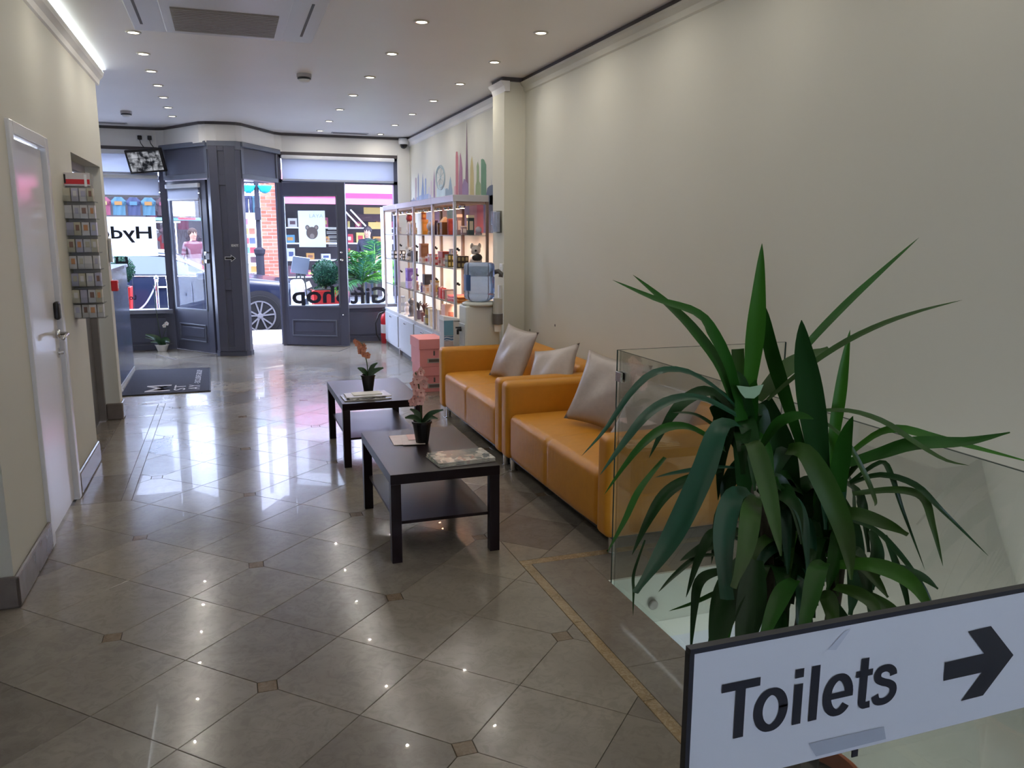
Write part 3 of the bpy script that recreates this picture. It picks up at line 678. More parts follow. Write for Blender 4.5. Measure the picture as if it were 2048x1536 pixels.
# ================================================================ COFFEE TABLES
def table(label, x, y):
    t = thing('coffee_table', label, 'table', (x + .277, y + .45, 0), 'black coffee tables in front of the sofas')
    w, l, h, s = .555, .90, .452, .05
    MB().box(x, x + w, y, y + l, h - .05, h).build('tabletop', DARKW, t, bevel=.002)
    for a in (x + .001, x + w - s - .001):
        for b in (y + .001, y + l - s - .001): MB().box(a, a + s, b, b + s, 0, h - .0505).build('leg', DARKW, t, bevel=.002)
    MB().box(x + .03, x + w - .03, y + .035, y + l - .035, .186, .202).build('shelf', DARKW, t, bevel=.002)
table('black coffee table nearest, with a pink orchid and magazines', .682, 3.738)
table('second black coffee table, farther off, with an orange orchid', .684, 5.478)
PAPER = M('paper', (.80, .78, .76), .55, noise=.04)
def mag(label, c, w, d, h, rot, z, cov, spots=None, cat='magazine', group=None):
    t = thing('magazine' if cat == 'magazine' else 'leaflet', label, cat, (c[0], c[1], z), group)
    r = Matrix.Translation((c[0], c[1], z)) @ Matrix.Rotation(rot, 4, 'Z')
    MB().box(-w / 2, w / 2, -d / 2, d / 2, 0.0004, h - .0006).xf(r).build('pages', PAPER, t)
    MB().box(-w / 2 - .001, w / 2 + .001, -d / 2 - .001, d / 2 + .001, h - .0006, h).xf(r).build('cover', cov, t)
    return t
def cover(name, base, marks):
    """printed cover: blotches of flat print"""
    if name in MATS: return MATS[name]
    m = bpy.data.materials.new(name); m.use_nodes = True; MATS[name] = m; n = m.node_tree.nodes; l = m.node_tree.links; p = n['Principled BSDF']; p.inputs['Roughness'].default_value = .25
    tc = n.new('ShaderNodeTexCoord'); v = n.new('ShaderNodeTexVoronoi'); v.inputs['Scale'].default_value = 26; v.distance = 'CHEBYCHEV'; l.new(tc.outputs['Object'], v.inputs['Vector'])
    nz = n.new('ShaderNodeTexNoise'); nz.inputs['Scale'].default_value = 9; l.new(tc.outputs['Object'], nz.inputs['Vector'])
    ad = n.new('ShaderNodeMath'); ad.operation = 'ADD'; l.new(v.outputs['Color'], ad.inputs[0]); l.new(nz.outputs[0], ad.inputs[1])
    rp = n.new('ShaderNodeValToRGB'); rp.color_ramp.interpolation = 'CONSTANT'; e = rp.color_ramp.elements
    e[0].position = 0; e[0].color = (*base, 1); e[1].position = .5; e[1].color = (*marks[0], 1)
    for k, c in enumerate(marks[1:]): q = e.new(.62 + .1 * k); q.color = (*c, 1)
    mu = n.new('ShaderNodeMath'); mu.operation = 'MULTIPLY'; mu.inputs[1].default_value = .6; l.new(ad.outputs[0], mu.inputs[0]); l.new(mu.outputs[0], rp.inputs[0]); l.new(rp.outputs[0], p.inputs['Base Color'])
    return m
CV1 = cover('street_cover', (.10, .12, .12), ((.16, .18, .17), (.45, .42, .36), (.60, .58, .52), (.30, .18, .15), (.12, .14, .14)))
ZT = .4522
mag('bottom grey magazine of the pile on the near table corner', (1.078, 3.905), .30, .215, .006, R(6), ZT, CV1)
mag('middle magazine of the pile on the near table corner', (1.080, 3.910), .30, .212, .006, R(4), ZT + .0062, CV1)
mag('top magazine with a street photograph on the near table corner', (1.083, 3.915), .30, .213, .006, R(3), ZT + .0124, CV1)
PKC = M('leaflet_pink', (.72, .60, .58), .45, noise=.1, scale=25); PKR = M('leaflet_red', (.72, .42, .38), .45, noise=.1)
mag('pale leaflet left of the pink orchid pot', (.885, 4.385), .145, .215, .003, R(-3), ZT, PKC, cat='leaflet')
mag('pale leaflet overlapping beside the pink orchid pot', (.925, 4.345), .12, .19, .003, R(-8), ZT + .0032, PKC, cat='leaflet')
mag('small pink leaflet on top beside the pink orchid pot', (.952, 4.405), .09, .125, .002, R(-5), ZT + .0064, PKR, cat='leaflet')
CV2 = cover('dark_cover', (.05, .05, .06), ((.3, .3, .32), (.55, .55, .55), (.1, .1, .12)))
mag('dark magazine at the bottom of the far table pile', (.872, 5.66), .325, .215, .007, R(1), ZT, CV2)
mag('grey magazine on the dark one on the far table', (.890, 5.70), .30, .20, .006, R(5), ZT + .0072, M('mag_grey', (.34, .32, .33), .35, noise=.3, scale=12))
mag('pale magazine near the top of the far table pile', (.868, 5.67), .27, .16, .005, R(-1), ZT + .0134, M('mag_pale', (.55, .54, .54), .35, noise=.2, scale=12))
mag('small white booklet on top of the far table pile', (.885, 5.70), .20, .11, .005, R(2), ZT + .0186, PAPER)

# ================================================================ ORCHIDS
LEAF_O = M('orchid_leaf', (.018, .055, .022), .3, noise=.3, scale=12)
STEM_G = M('orchid_stem', (.045, .075, .03), .5)
def rib(mb, pts, wid, up=(0, 0, 1), fold=.25, n=12, nrm=None, tip=.0, base=.5):
    P = [Vector(p) for p in pts]
    def cr(t):
        k = t * (len(P) - 1); i = min(int(k), len(P) - 2); f = k - i
        a, b, c, d = P[max(i - 1, 0)], P[i], P[i + 1], P[min(i + 2, len(P) - 1)]
        return .5 * ((2 * b) + (c - a) * f + (2 * a - 5 * b + 4 * c - d) * f * f + (3 * b - a - 3 * c + d) * f ** 3)
    b0 = len(mb.v)
    for i in range(n + 1):
        t = i / n; p = cr(t); tg = (cr(min(1, t + .02)) - cr(max(0, t - .02))).normalized()
        nn = Vector(nrm) if nrm is not None else Vector(up); w = tg.cross(nn)
        if w.length < 1e-4: w = tg.orthogonal()
        w.normalize(); q = w.cross(tg)
        prof = (base + (1 - base) * min(1, t / .35)) * (1 if t < .45 else max(tip, 1 - ((t - .45) / .55) ** 1.7))
        hw = wid / 2 * max(prof, .02)
        for s in (-1, -.5, 0, .5, 1): mb.v.append(p + w * hw * s + q * abs(s) * hw * fold)
    for i in range(n):
        for k in range(4):
            a = b0 + i * 5 + k; mb.f.append((a, a + 1, a + 6, a + 5)); mb.m.append(mb.mi)
    return mb
def bloom(c, r, face, mats, ctr, parent):
    f = Vector(face).normalized(); e = f.orthogonal().normalized(); g = f.cross(e); mb = MB()
    for k in range(5):
        a = 2 * PI * k / 5 + random.random() * .3; d = e * math.cos(a) + g * math.sin(a); s = f.cross(d)
        w = r * (.55 if k % 2 else .42)
        mb.grid(lambda u, v: Vector(c) + d * r * v + s * w * (u - .5) * 2 * math.sin(PI * min(1, .12 + v * .84)) ** .7 + f * (r * .25 * v * v - r * .15 * (u - .5) ** 2), 4, 5)
    o = mb.build('flower', mats, parent, smooth=True)
    MB().ball(Vector(c) + f * r * .12, (r * .18, r * .18, r * .18), 8, 6).build('flower_centre', ctr, o, smooth=True)
def orchid(label, x, y, z, pot_r0, pot_r1, pot_h, leaves, stem, flowers, fmat, potm=BLACK):
    t = thing('potted_orchid', label, 'plant', (x, y, z)); c = Vector((x, y, z))
    MB().lathe([(0, .0), (pot_r0, 0), (pot_r1, pot_h - .012), (pot_r1 + .004, pot_h - .012), (pot_r1 + .004, pot_h), (pot_r1 - .003, pot_h), (pot_r1 - .006, pot_h - .02), (0, pot_h - .02)], c, 24).build('pot', potm, t, smooth=False)
    MB().lathe([(0, pot_h - .012), (pot_r1 - .005, pot_h - .016)], c, 16).build('bark', M('bark', (.035, .022, .014), .9, noise=.6, scale=60, bump=.6), t)
    for L, w in leaves:
        rib(MB(), [c + Vector((0, 0, pot_h - .015))] + [c + Vector(p) for p in L], w, fold=.25, base=.5, tip=.35, nrm=(.15, -.75, .6)).build('leaf', LEAF_O, t, smooth=True)
    sp = [c + Vector((0, 0, pot_h - .015))] + [c + Vector(p) for p in stem]
    MB().tube(sp, .0042, 7).build('stem', STEM_G, t, smooth=True)
    for p, r, face in flowers: bloom(c + Vector(p), r, face, fmat, M('flower_eye', (.55, .22, .2), .5), t)
    return t, c
PET = M('pink_petal', (.84, .50, .48), .5, noise=.2, scale=30); PETO = M('orange_petal', (.50, .20, .12), .5, noise=.25, scale=40); PETW = M('white_petal', (.8, .82, .82), .5)
FLW = []
rr = random.Random(3)
for k in range(15): FLW.append(((-.03 + rr.uniform(-.04, .045), rr.uniform(-.05, .03), .225 + k * .0115 + .01), .027, (rr.uniform(-.6, .8), -1, rr.uniform(-.2, .4))))
orchid('pink orchid in a black pot on the nearest coffee table', .965, 4.29, ZT + .0015, .034, .052, .125,
       [([(.045, -.02, .165), (.115, -.03, .185)], .030), ([(-.05, -.02, .15), (-.10, -.035, .155)], .036), ([(-.02, .03, .16), (-.055, .045, .185)], .036), ([(.05, .02, .135), (.095, .02, .125)], .028)],
       [(-.004, .01, .22), (-.012, .0, .30), (-.02, -.01, .36), (-.035, -.02, .40)], FLW, PET)
FLO = [((-.015 - k * .0055 + rr.uniform(-.028, .028), rr.uniform(-.03, .03), .265 + k * .0125), rr.uniform(.018, .028), (rr.uniform(-.5, .6), -1, .2)) for k in range(9)]
orchid('orange orchid in a black pot on the far coffee table', .930, 5.90, ZT + .0002, .034, .050, .120,
       [([(.04, 0, .14), (.115, .0, .165)], .045), ([(-.04, -.02, .155), (-.075, -.01, .175)], .045), ([(.035, .02, .17), (.075, .02, .20)], .034), ([(-.03, -.03, .14), (-.05, -.05, .14)], .05)],
       [(-.005, 0, .2), (-.018, 0, .28), (-.03, 0, .34), (-.06, 0, .37)], FLO, PETO)
BOWL = M('white_glazed_bowl', (.72, .72, .70), .25)
tw, cw = orchid('white orchid with broad leaves in a white bowl by the left window', -.905, 11.90, 0, .055, .085, .095,
       [([(-.06, -.02, .18), (-.19, -.04, .24)], .085), ([(-.05, .02, .15), (-.2, .03, .19)], .05), ([(.05, -.03, .15), (.11, -.05, .13)], .10), ([(-.04, -.05, .13), (-.13, -.09, .14)], .05)],
       [(-.02, .02, .3), (-.045, .03, .6), (-.05, .04, .9)], [((.08, .0, .375), .03, (-.2, -1, .1)), ((.045, .01, .345), .028, (.3, -1, 0))], PETW, BOWL)
MB().tube([cw + Vector((0, 0, .08)), cw + Vector((.04, .01, .25)), cw + Vector((.085, .0, .37))], .003, 6).build('stem', STEM_G, tw)

# ================================================================ FOREGROUND: balustrade, sign, big plant
EDGE = M('glass_edge', (.02, .05, .045), .15)
RH = 1.092
bal = thing('glass_balustrade', 'clear frameless glass balustrade around the stair well', 'balustrade', (1.606, 3.23, 0))
MB().box(1.610, 2.50, 3.205, 3.213, -.24, RH).build('pane', GLASS_G, bal, label='rear glass pane'); MB().box(1.610, 1.618, .35, 3.203, -.24, RH).build('pane', GLASS_G, bal, label='long side glass pane')
for nm, q in (('edge', (1.608, 2.50, 3.206, 3.212, RH, RH + .0015)), ('edge', (1.611, 1.617, .35, 3.203, RH, RH + .0015)), ('edge', (1.6085, 1.6105, 3.2035, 3.2125, -.1, RH)), ('edge', (2.50, 2.503, 3.205, 3.213, -.1, RH))):
    MB().box(*q).build(nm, EDGE, bal)
cm = MB(); cm.box(1.600, 1.646, 3.198, 3.205, .955, 1.0); cm.box(1.600, 1.609, 3.15, 3.205, .955, 1.0); cm.box(1.619, 1.628, 3.15, 3.2, .955, 1.0); cm.build('clamp', CHROME, bal, bevel=.003)
for x in (1.83, 2.25): MB().lathe([(.024, 0), (.024, .012), (.02, .016)], (x, 3.204, -.145), 18, d=(0, -1, 0)).build('fixing_bolt', M('brushed_bolt', (.30, .31, .31), .4, .8), bal)
for y in (.8, 1.7, 2.6): MB().lathe([(.024, 0), (.024, .012)], (1.619, y, -.14), 18, d=(1, 0, 0)).build('fixing_bolt', MATS['brushed_bolt'], bal)
SY = .795
sg = thing('toilets_sign', 'white sign reading Toilets with a black arrow, fixed to glass', 'sign', (.85, SY, .90))
SIGNW = M('sign_white', (.50, .525, .55), .35, noise=.05, scale=5)
SB = M('sign_black', (.012, .014, .02), .4)
def sgp(pts, y, nm, mt, th=.0012): return MB().prism([(a, b) for a, b in pts], y, y + th, 'y').build(nm, mt, sg)
MB().box(.5085, 1.35, SY, SY + .008, .30, 1.099).build('glass_pane', GLASS_G, sg)
MB().box(.5135, 1.345, SY - .0025, SY - .0005, .9045, 1.0935).build('face', SIGNW, sg)
MB().box(.5075, 1.35, SY - .003, SY + .0082, 1.0935, 1.1005).build('edge_strip', SB, sg); MB().box(.5070, .5135, SY - .003, SY + .0082, .88, 1.0935).build('edge_strip', SB, sg)
def sp(x, y): p = on_y(x, y, SY - .0035); return p
# lettering: Toilets, measured on the sign plane
a, b = sp(1448, 1474), sp(1795, 1400)
GX, GZ, GS = .5550, .9655, .0795              # left of the T, baseline, cap height
def gp(u, v): return Vector((GX + u * GS, SY - .0035, GZ + v * GS))
def gbox(mb, u0, u1, v0, v1): e_ = Vector((0, -.00025, 0)); return mb.poly([gp(u0, v0) + e_, gp(u1, v0) + e_, gp(u1, v1) + e_, gp(u0, v1) + e_])
def stroke(mb, pts, wf, n=40):
    P = [Vector((x, y, 0)) for x, y in pts]; C = []
    for i in range(n + 1):
        k = i / n * (len(P) - 1); j = min(int(k), len(P) - 2); f = k - j; a, b, c_, d = P[max(j - 1, 0)], P[j], P[j + 1], P[min(j + 2, len(P) - 1)]
        C.append(.5 * ((2 * b) + (c_ - a) * f + (2 * a - 5 * b + 4 * c_ - d) * f * f + (3 * b - a - 3 * c_ + d) * f ** 3))
    L = []
    for i in range(n + 1):
        t = (C[min(i + 1, n)] - C[max(i - 1, 0)]).normalized(); q = Vector((-t.y, t.x, 0)); w = wf(t); L.append((C[i] + q * w / 2, C[i] - q * w / 2))
    for i in range(n): mb.poly([gp(*L[i][0][:2]), gp(*L[i][1][:2]), gp(*L[i + 1][1][:2]), gp(*L[i + 1][0][:2])])
    return mb
wv = lambda t: .125 + .05 * abs(t.y)
def ell(cx, cy, rx, ry, a0, a1, n=25): return [(cx + rx * math.cos(R(a0 + (a1 - a0) * i / n)), cy + ry * math.sin(R(a0 + (a1 - a0) * i / n))) for i in range(n + 1)]
gl_ = []
gl_.append(gbox(gbox(MB(), 0, .72, .85, 1.0), .265, .45, 0, .85)); gl_.append(stroke(MB(), ell(.96, .37, .245, .325, 0, 367), wv))
gl_.append(gbox(gbox(MB(), 1.395, 1.565, 0, .73), 1.395, 1.565, .84, 1.0)); gl_.append(gbox(MB(), 1.72, 1.89, 0, 1.0))
gl_.append(gbox(stroke(MB(), ell(2.30, .37, .225, .325, 0, 322), wv), 2.12, 2.61, .305, .42))
gl_.append(stroke(gbox(gbox(gbox(MB(), 2.735, 2.90, .17, .95), 2.65, 2.735, .61, .73), 2.90, 3.0, .61, .73), [(2.8175, .2), (2.825, .12), (2.87, .068), (2.94, .062), (2.995, .066)], lambda t: .125 + .04 * abs(t.y)))
gl_.append(stroke(MB(), [(3.46, .52), (3.44, .60), (3.36, .665), (3.26, .682), (3.16, .655), (3.115, .58), (3.14, .49), (3.25, .425), (3.36, .385), (3.465, .31), (3.48, .19), (3.40, .09), (3.27, .055), (3.14, .09), (3.09, .20)], lambda t: .135 + .02 * abs(t.y), 60))
for g in gl_: g.build('letter', SB, sg)
aw = [(1890, 1325), (1968, 1307), (1936, 1263), (1982, 1252), (2027, 1310), (1966, 1391), (1922, 1402), (1964, 1345), (1887, 1362)]
MB().poly([sp(*p) for p in aw]).build('arrow', SB, sg)
MB().poly([sp(*p) for p in ((1617, 1487), (1768, 1453), (1772, 1478), (1632, 1513))]).build('tape_residue', M('tape_grey', (.30, .33, .37), .5, noise=.2), sg)
MB().poly([sp(*p) for p in ((1655, 1300), (1690, 1262), (1702, 1258), (1672, 1300))]).build('scuff', M('scuff', (.40, .43, .48), .5), sg)
MB().box(.772, .782, SY - .0022, SY - .0005, .893, .903).build('black_tab', SB, sg)

PX, PY = 1.225, 1.42
pt = thing('potted_dracaena', 'tall green strap-leaved plant in a terracotta pot by the stair glass', 'plant', (PX, PY, 0))
MB().lathe([(0, 0), (.105, 0), (.138, .26), (.152, .265), (.157, .325), (.143, .328), (.135, .28), (0, .28)], (PX, PY, 0), 30).build('pot', M('terracotta', (.45, .13, .05), .7, noise=.15, bump=.2), pt)
MB().lathe([(0, .295), (.137, .288)], (PX, PY, 0), 20).build('soil', M('soil', (.03, .022, .015), .95, noise=.5, scale=50, bump=.8), pt)
BARK = M('cane_bark', (.028, .026, .014), .85, noise=.4, scale=30, bump=.5)
def pp_(x, y, Y=PY): return on_y(x, y, Y)
for s in (((1500, 1330), (1497, 1100), (1492, 830)), ((1590, 1330), (1625, 1120), (1648, 960)), ((1545, 1330), (1535, 1150), (1530, 980)), ((1650, 1330), (1672, 1180), (1690, 1040))):
    q = [pp_(*p) for p in s]; q = [Vector((q[0].x * .5 + PX * .5, PY, .285))] + q
    MB().tube(q, [.02, .017, .015, .012], 9).build('cane', BARK, pt, smooth=True)
LG_CUT = M('leaf_cut', (.22, .34, .20), .5, noise=.2)
LG = [M('leaf_dark', (.006, .034, .005), .4, spec=.25, noise=.35, scale=9, stretch=(1, 1, .3)), M('leaf_mid', (.013, .072, .006), .4, spec=.25, noise=.3, scale=9), M('leaf_olive', (.021, .060, .007), .4, spec=.3, noise=.3, scale=10), M('leaf_blue', (.009, .055, .026), .36, spec=.35, noise=.3, scale=9), M('leaf_bright', (.029, .118, .008), .4, spec=.25, noise=.25, scale=8)]
LV = [  # pixel path, depth at base and tip, width in px, colour, tip bluntness
 ([(1497, 790), (1508, 690), (1516, 600), (1524, 487)], 0, -.05, 36, 4, 0), ([(1475, 830), (1440, 735), (1385, 660), (1330, 605), (1266, 550)], 0, -.1, 30, 1, 0),
 ([(1483, 830), (1460, 735), (1425, 665), (1390, 625), (1310, 598), (1225, 560)], -.02, -.15, 24, 1, 0), ([(1482, 810), (1478, 750), (1476, 698)], .05, .08, 28, 2, .9),
 ([(1605, 900), (1570, 790), (1545, 710), (1528, 630), (1521, 600)], .05, .0, 28, 1, 0), ([(1515, 800), (1565, 745), (1610, 715), (1658, 697)], .06, .1, 38, 2, .3),
 ([(1535, 800), (1600, 745), (1680, 690), (1760, 650), (1840, 622), (1925, 600)], .03, -.1, 13, 2, 0), ([(1540, 790), (1610, 695), (1690, 610), (1760, 545), (1838, 475)], .08, .15, 16, 1, 0),
 ([(1645, 990), (1632, 880), (1617, 780), (1606, 700), (1603, 640)], -.04, -.1, 52, 0, 0), ([(1655, 980), (1668, 870), (1680, 790), (1690, 720), (1700, 660)], .02, .02, 24, 4, 0),
 ([(1668, 1060), (1678, 950), (1690, 880), (1706, 832)], -.05, -.12, 34, 1, 0), ([(1625, 822), (1700, 822), (1770, 845), (1830, 885), (1890, 920), (1938, 931)], 0, -.2, 13, 2, 0),
 ([(1680, 932), (1760, 908), (1830, 888), (1930, 884), (2020, 865)], 0, -.22, 30, 1, .1), ([(1685, 920), (1750, 870), (1800, 858), (1870, 875), (1950, 895), (2075, 928)], .02, -.2, 17, 4, 0),
 ([(1640, 838), (1690, 880), (1730, 950), (1750, 1000), (1749, 1012)], 0, -.12, 12, 2, 0), ([(1700, 965), (1760, 925), (1782, 950), (1805, 1020), (1850, 1140)], .02, -.1, 12, 0, 0),
 ([(1700, 968), (1760, 950), (1830, 970), (1885, 1022), (1977, 1112)], 0, -.2, 14, 0, 0), ([(1705, 988), (1790, 980), (1845, 995), (1865, 1050), (1886, 1132)], -.02, -.18, 18, 2, 0),
 ([(1478, 820), (1430, 775), (1370, 742), (1310, 745), (1262, 785), (1210, 860), (1163, 912)], -.02, -.22, 14, 3, 0), ([(1472, 830), (1405, 797), (1345, 800), (1292, 832), (1245, 890), (1200, 950)], -.04, -.24, 22, 3, 0),
 ([(1470, 830), (1425, 785), (1380, 795), (1340, 835), (1298, 916)], .02, -.05, 26, 0, 0), ([(1450, 900), (1405, 868), (1365, 853), (1320, 862), (1270, 905), (1208, 990)], -.02, -.2, 22, 1, 0),
 ([(1455, 870), (1395, 832), (1345, 825)], 0, -.1, 13, 0, 0), ([(1478, 850), (1440, 855), (1405, 950), (1350, 1065), (1310, 1130), (1270, 1186)], -.1, -.3, 46, 3, .25),
 ([(1490, 890), (1508, 892), (1530, 960), (1548, 1040), (1562, 1112)], -.1, -.28, 38, 2, .1), ([(1575, 900), (1610, 905), (1650, 970), (1685, 1050), (1698, 1110), (1702, 1160)], -.1, -.3, 44, 2, .1),
 ([(1500, 985), (1468, 992), (1448, 1060), (1448, 1140), (1454, 1200)], -.12, -.28, 42, 3, .6), ([(1512, 995), (1502, 1020), (1490, 1100), (1466, 1176)], -.14, -.3, 40, 2, .3),
 ([(1440, 940), (1375, 960), (1330, 990), (1297, 1040), (1264, 1110)], -.03, -.15, 24, 0, 0), ([(1330, 915), (1280, 978), (1250, 1040), (1214, 1106)], -.05, -.2, 13, 1, 0),
 ([(1470, 935), (1420, 935), (1350, 946), (1310, 955)], 0, -.1, 10, 3, 0), ([(1480, 1080), (1430, 1065), (1400, 1110), (1372, 1195)], 0, -.1, 20, 0, 0),
 ([(1480, 1140), (1430, 1145), (1398, 1165), (1388, 1220), (1381, 1310)], -.08, -.2, 20, 0, .2), ([(1480, 1170), (1440, 1182), (1390, 1205), (1338, 1222)], -.05, -.15, 10, 1, 0),
 ([(1290, 1080), (1268, 1145), (1267, 1185), (1266, 1232)], -.1, -.2, 6, 0, 0), ([(1440, 1110), (1395, 1115), (1350, 1150), (1317, 1184)], -.02, -.12, 12, 0, 0),
 ([(1480, 1060), (1420, 1090), (1360, 1122)], 0, -.06, 26, 0, 0), ([(1490, 1120), (1455, 1200), (1425, 1320)], -.1, -.22, 60, 0, .5), ([(1510, 1120), (1500, 1220), (1478, 1330)], -.14, -.25, 56, 0, .5),
 ([(1590, 1160), (1570, 1180), (1545, 1230), (1515, 1310)], -.16, -.3, 36, 1, .5), ([(1650, 1125), (1635, 1140), (1618, 1210), (1592, 1310)], -.18, -.32, 36, 1, .5),
 ([(1640, 1190), (1655, 1195), (1665, 1230), (1668, 1300)], -.16, -.3, 32, 2, .4), ([(1660, 1030), (1710, 1028), (1775, 1050), (1816, 1070)], -.05, -.2, 28, 2, .3),
 ([(1680, 1130), (1740, 1130), (1800, 1150), (1840, 1185), (1875, 1250)], -.12, -.3, 34, 4, .4), ([(1760, 1125), (1800, 1140), (1845, 1155), (1876, 1178)], -.05, -.12, 24, 0, .2),
 ([(1700, 1040), (1750, 1060), (1800, 1110), (1850, 1180), (1870, 1230)], 0, -.1, 14, 0, 0), ([(1670, 1175), (1710, 1185), (1745, 1210), (1770, 1260)], -.14, -.28, 30, 2, .2),
 ([(1690, 1110), (1735, 1140), (1776, 1195)], -.06, -.16, 24, 2, .2), ([(1610, 960), (1595, 1050), (1588, 1160)], .05, .0, 60, 0, .3), ([(1650, 1000), (1625, 1080), (1612, 1200)], .06, .02, 62, 0, .3),
 ([(1530, 800), (1560, 880), (1580, 960), (1600, 1010)], .06, .05, 50, 0, .1), ([(1420, 790), (1435, 800), (1455, 850), (1475, 900)], .05, .06, 44, 0, .3), ([(1520, 1010), (1545, 1080), (1550, 1180)], .04, 0, 46, 0, .2),
 ([(1525, 890), (1555, 848), (1595, 832), (1627, 838)], -.06, -.15, 24, 1, .1), ([(1680, 1000), (1700, 1060), (1710, 1150), (1700, 1230)], .04, .02, 48, 0, .2), ([(1740, 1060), (1752, 1110), (1745, 1180)], .04, .04, 34, 0, .2),
 ([(1770, 1070), (1790, 1120), (1812, 1190), (1820, 1250)], .05, .05, 14, 0, 0), ([(1540, 960), (1590, 1005), (1625, 1065)], -.02, .02, 20, 0, 0), ([(1500, 900), (1460, 960), (1445, 1010)], .04, .04, 30, 0, .2),
 ([(1600, 1010), (1560, 1040), (1530, 1100)], .03, -.02, 36, 0, .2), ([(1690, 960), (1715, 930), (1745, 922)], .0, -.05, 12, 2, 0), ([(1560, 1150), (1600, 1150), (1620, 1185)], .05, 0, 34, 0, .1), ([(1690, 1010), (1675, 1100), (1655, 1180)], -.04, -.1, 34, 1, .2),
 ([(1600, 890), (1570, 900), (1545, 960)], .06, .04, 34, 0, .2), ([(1660, 1200), (1690, 1260), (1700, 1320)], -.05, -.1, 34, 0, .3), ([(1560, 1220), (1550, 1270), (1540, 1330)], -.05, -.1, 40, 0, .4),
 ([(1740, 1190), (1790, 1230), (1810, 1290)], -.1, -.2, 26, 2, .2), ([(1600, 1200), (1610, 1260), (1620, 1330)], -.05, -.1, 30, 0, .4)]
MB().poly([pp_(x, y, PY - .055) for x, y in ((1473, 771), (1500, 774), (1527, 769), (1519, 788), (1508, 797), (1490, 796), (1481, 786))]).build('cut_leaf', LG_CUT, pt, solid=.001)
rq = random.Random(21)
for cx_, cy_, n_, L_ in ((1490, 850, 12, 190), (1655, 985, 12, 190), (1535, 1000, 16, 230), (1600, 1080, 18, 230), (1540, 1150, 14, 200), (1660, 1120, 12, 200)):
    for k in range(n_):                      # the crowded inner leaves of each crown
        a_ = rq.uniform(-1, 1); l_ = L_ * rq.uniform(.6, 1.05); up_ = rq.uniform(.05, .45); bx_ = cx_ + rq.uniform(-18, 18); by_ = cy_ + rq.uniform(-25, 45)
        dx_ = a_ * l_ * .55; d_ = rq.uniform(-.16, .22)
        LV.append(([(bx_, by_), (bx_ + dx_ * .45, by_ - l_ * up_ * .5), (bx_ + dx_ * .85, by_ + l_ * (.12 - up_ * .1)), (bx_ + dx_, by_ + l_ * .62)], .02, d_, rq.uniform(18, 38), rq.choice((0, 0, 0, 1, 2, 3)) if d_ < 0 else 0, rq.uniform(0, .3)))
for k in range(7):                           # sheaths wrapping the upper canes
    LV.append(([(1496 + k * 2 - 6, 1010 - k * 26), (1494 + (k % 3 - 1) * 9, 930 - k * 26), (1492 + (k % 3 - 1) * 20, 850 - k * 18)], -.02, -.03, 30, k % 2, .2)); LV.append(([(1640 + k * 3, 1110 - k * 15), (1650 + (k % 3 - 1) * 9, 1050 - k * 15), (1655 + (k % 3 - 1) * 18, 990 - k * 14)], -.02, -.03, 30, k % 2, .2))
for path, y0, y1, w, c, tp in LV:
    n = len(path); P = [pp_(x, y, PY + y0 + (y1 - y0) * k / (n - 1)) for k, (x, y) in enumerate(path)]
    d = (P[0] - CP).dot(FW); w3 = w / FPX * d
    nr = (CP - P[n // 2]).normalized() * .8 + Vector((random.uniform(-.35, .35), 0, .55))
    rib(MB(), P, w3, nrm=nr, fold=.22, n=16, tip=tp, base=.55).build('leaf', LG[c], pt, smooth=True)
# ================================================================ LEFT SIDE
CLEAR = glassm('clear_acrylic', (.95, .96, .97), 1.4)
rk = thing('leaflet_rack', 'narrow tiered wall rack of clear pockets beside the white door', 'rack', (-.90, 5.93, 1.02))
MB().box(-.945, -.785, 5.93, 5.942, 1.05, 1.96).build('backboard', M('rack_grey', (.42, .41, .38), .5), rk)
MB().box(-.962, -.80, 5.905, 5.93, 1.885, 1.965).build('header_card', M('header_white', (.62, .58, .58), .3), rk); MB().box(-.962, -.80, 5.903, 5.905, 1.895, 1.925).build('header_stripe', RED, rk)
MB().box(-.95, -.935, 5.902, 5.904, 1.90, 1.955).build('header_figure', BLACK, rk); MB().box(-.83, -.815, 5.900, 5.903, 1.88, 1.955).build('painted_glint', WHITE, rk)  # white bar stands in for a glint on the header
cc = [M('card_cream', (.50, .47, .36), .5), M('card_white', (.62, .61, .60), .4), M('card_lilac', (.46, .45, .55), .4), M('card_brown', (.22, .13, .10), .4), M('card_orange', (.52, .26, .12), .4)]
tiers = [1.785, 1.68, 1.575, 1.47, 1.365, 1.255, 1.15, 1.055]
NB = ('top', 'second', 'third', 'fourth', 'fifth', 'sixth', 'seventh', 'lowest')
for k, z in enumerate(tiers):
    MB().box(-.95, -.765, 5.80, 5.93, z - .006, z).build('tier_floor', CLEAR, rk); MB().box(-.95, -.765, 5.80, 5.803, z, z + .035).build('tier_lip', CLEAR, rk)
    for q, (x0, x1) in enumerate(((-.945, -.905), (-.90, -.862), (-.857, -.815), (-.81, -.775))):
        yy = 5.815 + .012 * ((q + k) % 3); m = cc[(q * 2 + k + (k * q) % 3) % 3]
        c = tag(MB().box(x0, x1, yy, yy + .05, z, z + .082).build('card_stack', m), '%s stack of small cards on the %s tier of the wall rack' % (('leftmost', 'left middle', 'right middle', 'rightmost')[q], NB[k]), 'card', 'cards in the wall rack')
        MB().box(x0 + .010, x1 - .008, yy - .002, yy, z + .03, z + .066).build('print', cc[(k + q) % 5], c)
cp = thing('fire_call_point', 'small red fire alarm call point on the left wall end', 'alarm', (XL, 7.72, 1.10))
MB().rbox(XL, XL + .05, 7.665, 7.755, 1.10, 1.19, .006, 3).build('body', RED, cp); MB().box(XL + .05, XL + .052, 7.69, 7.73, 1.12, 1.165).build('glass_front', WHITE, cp)
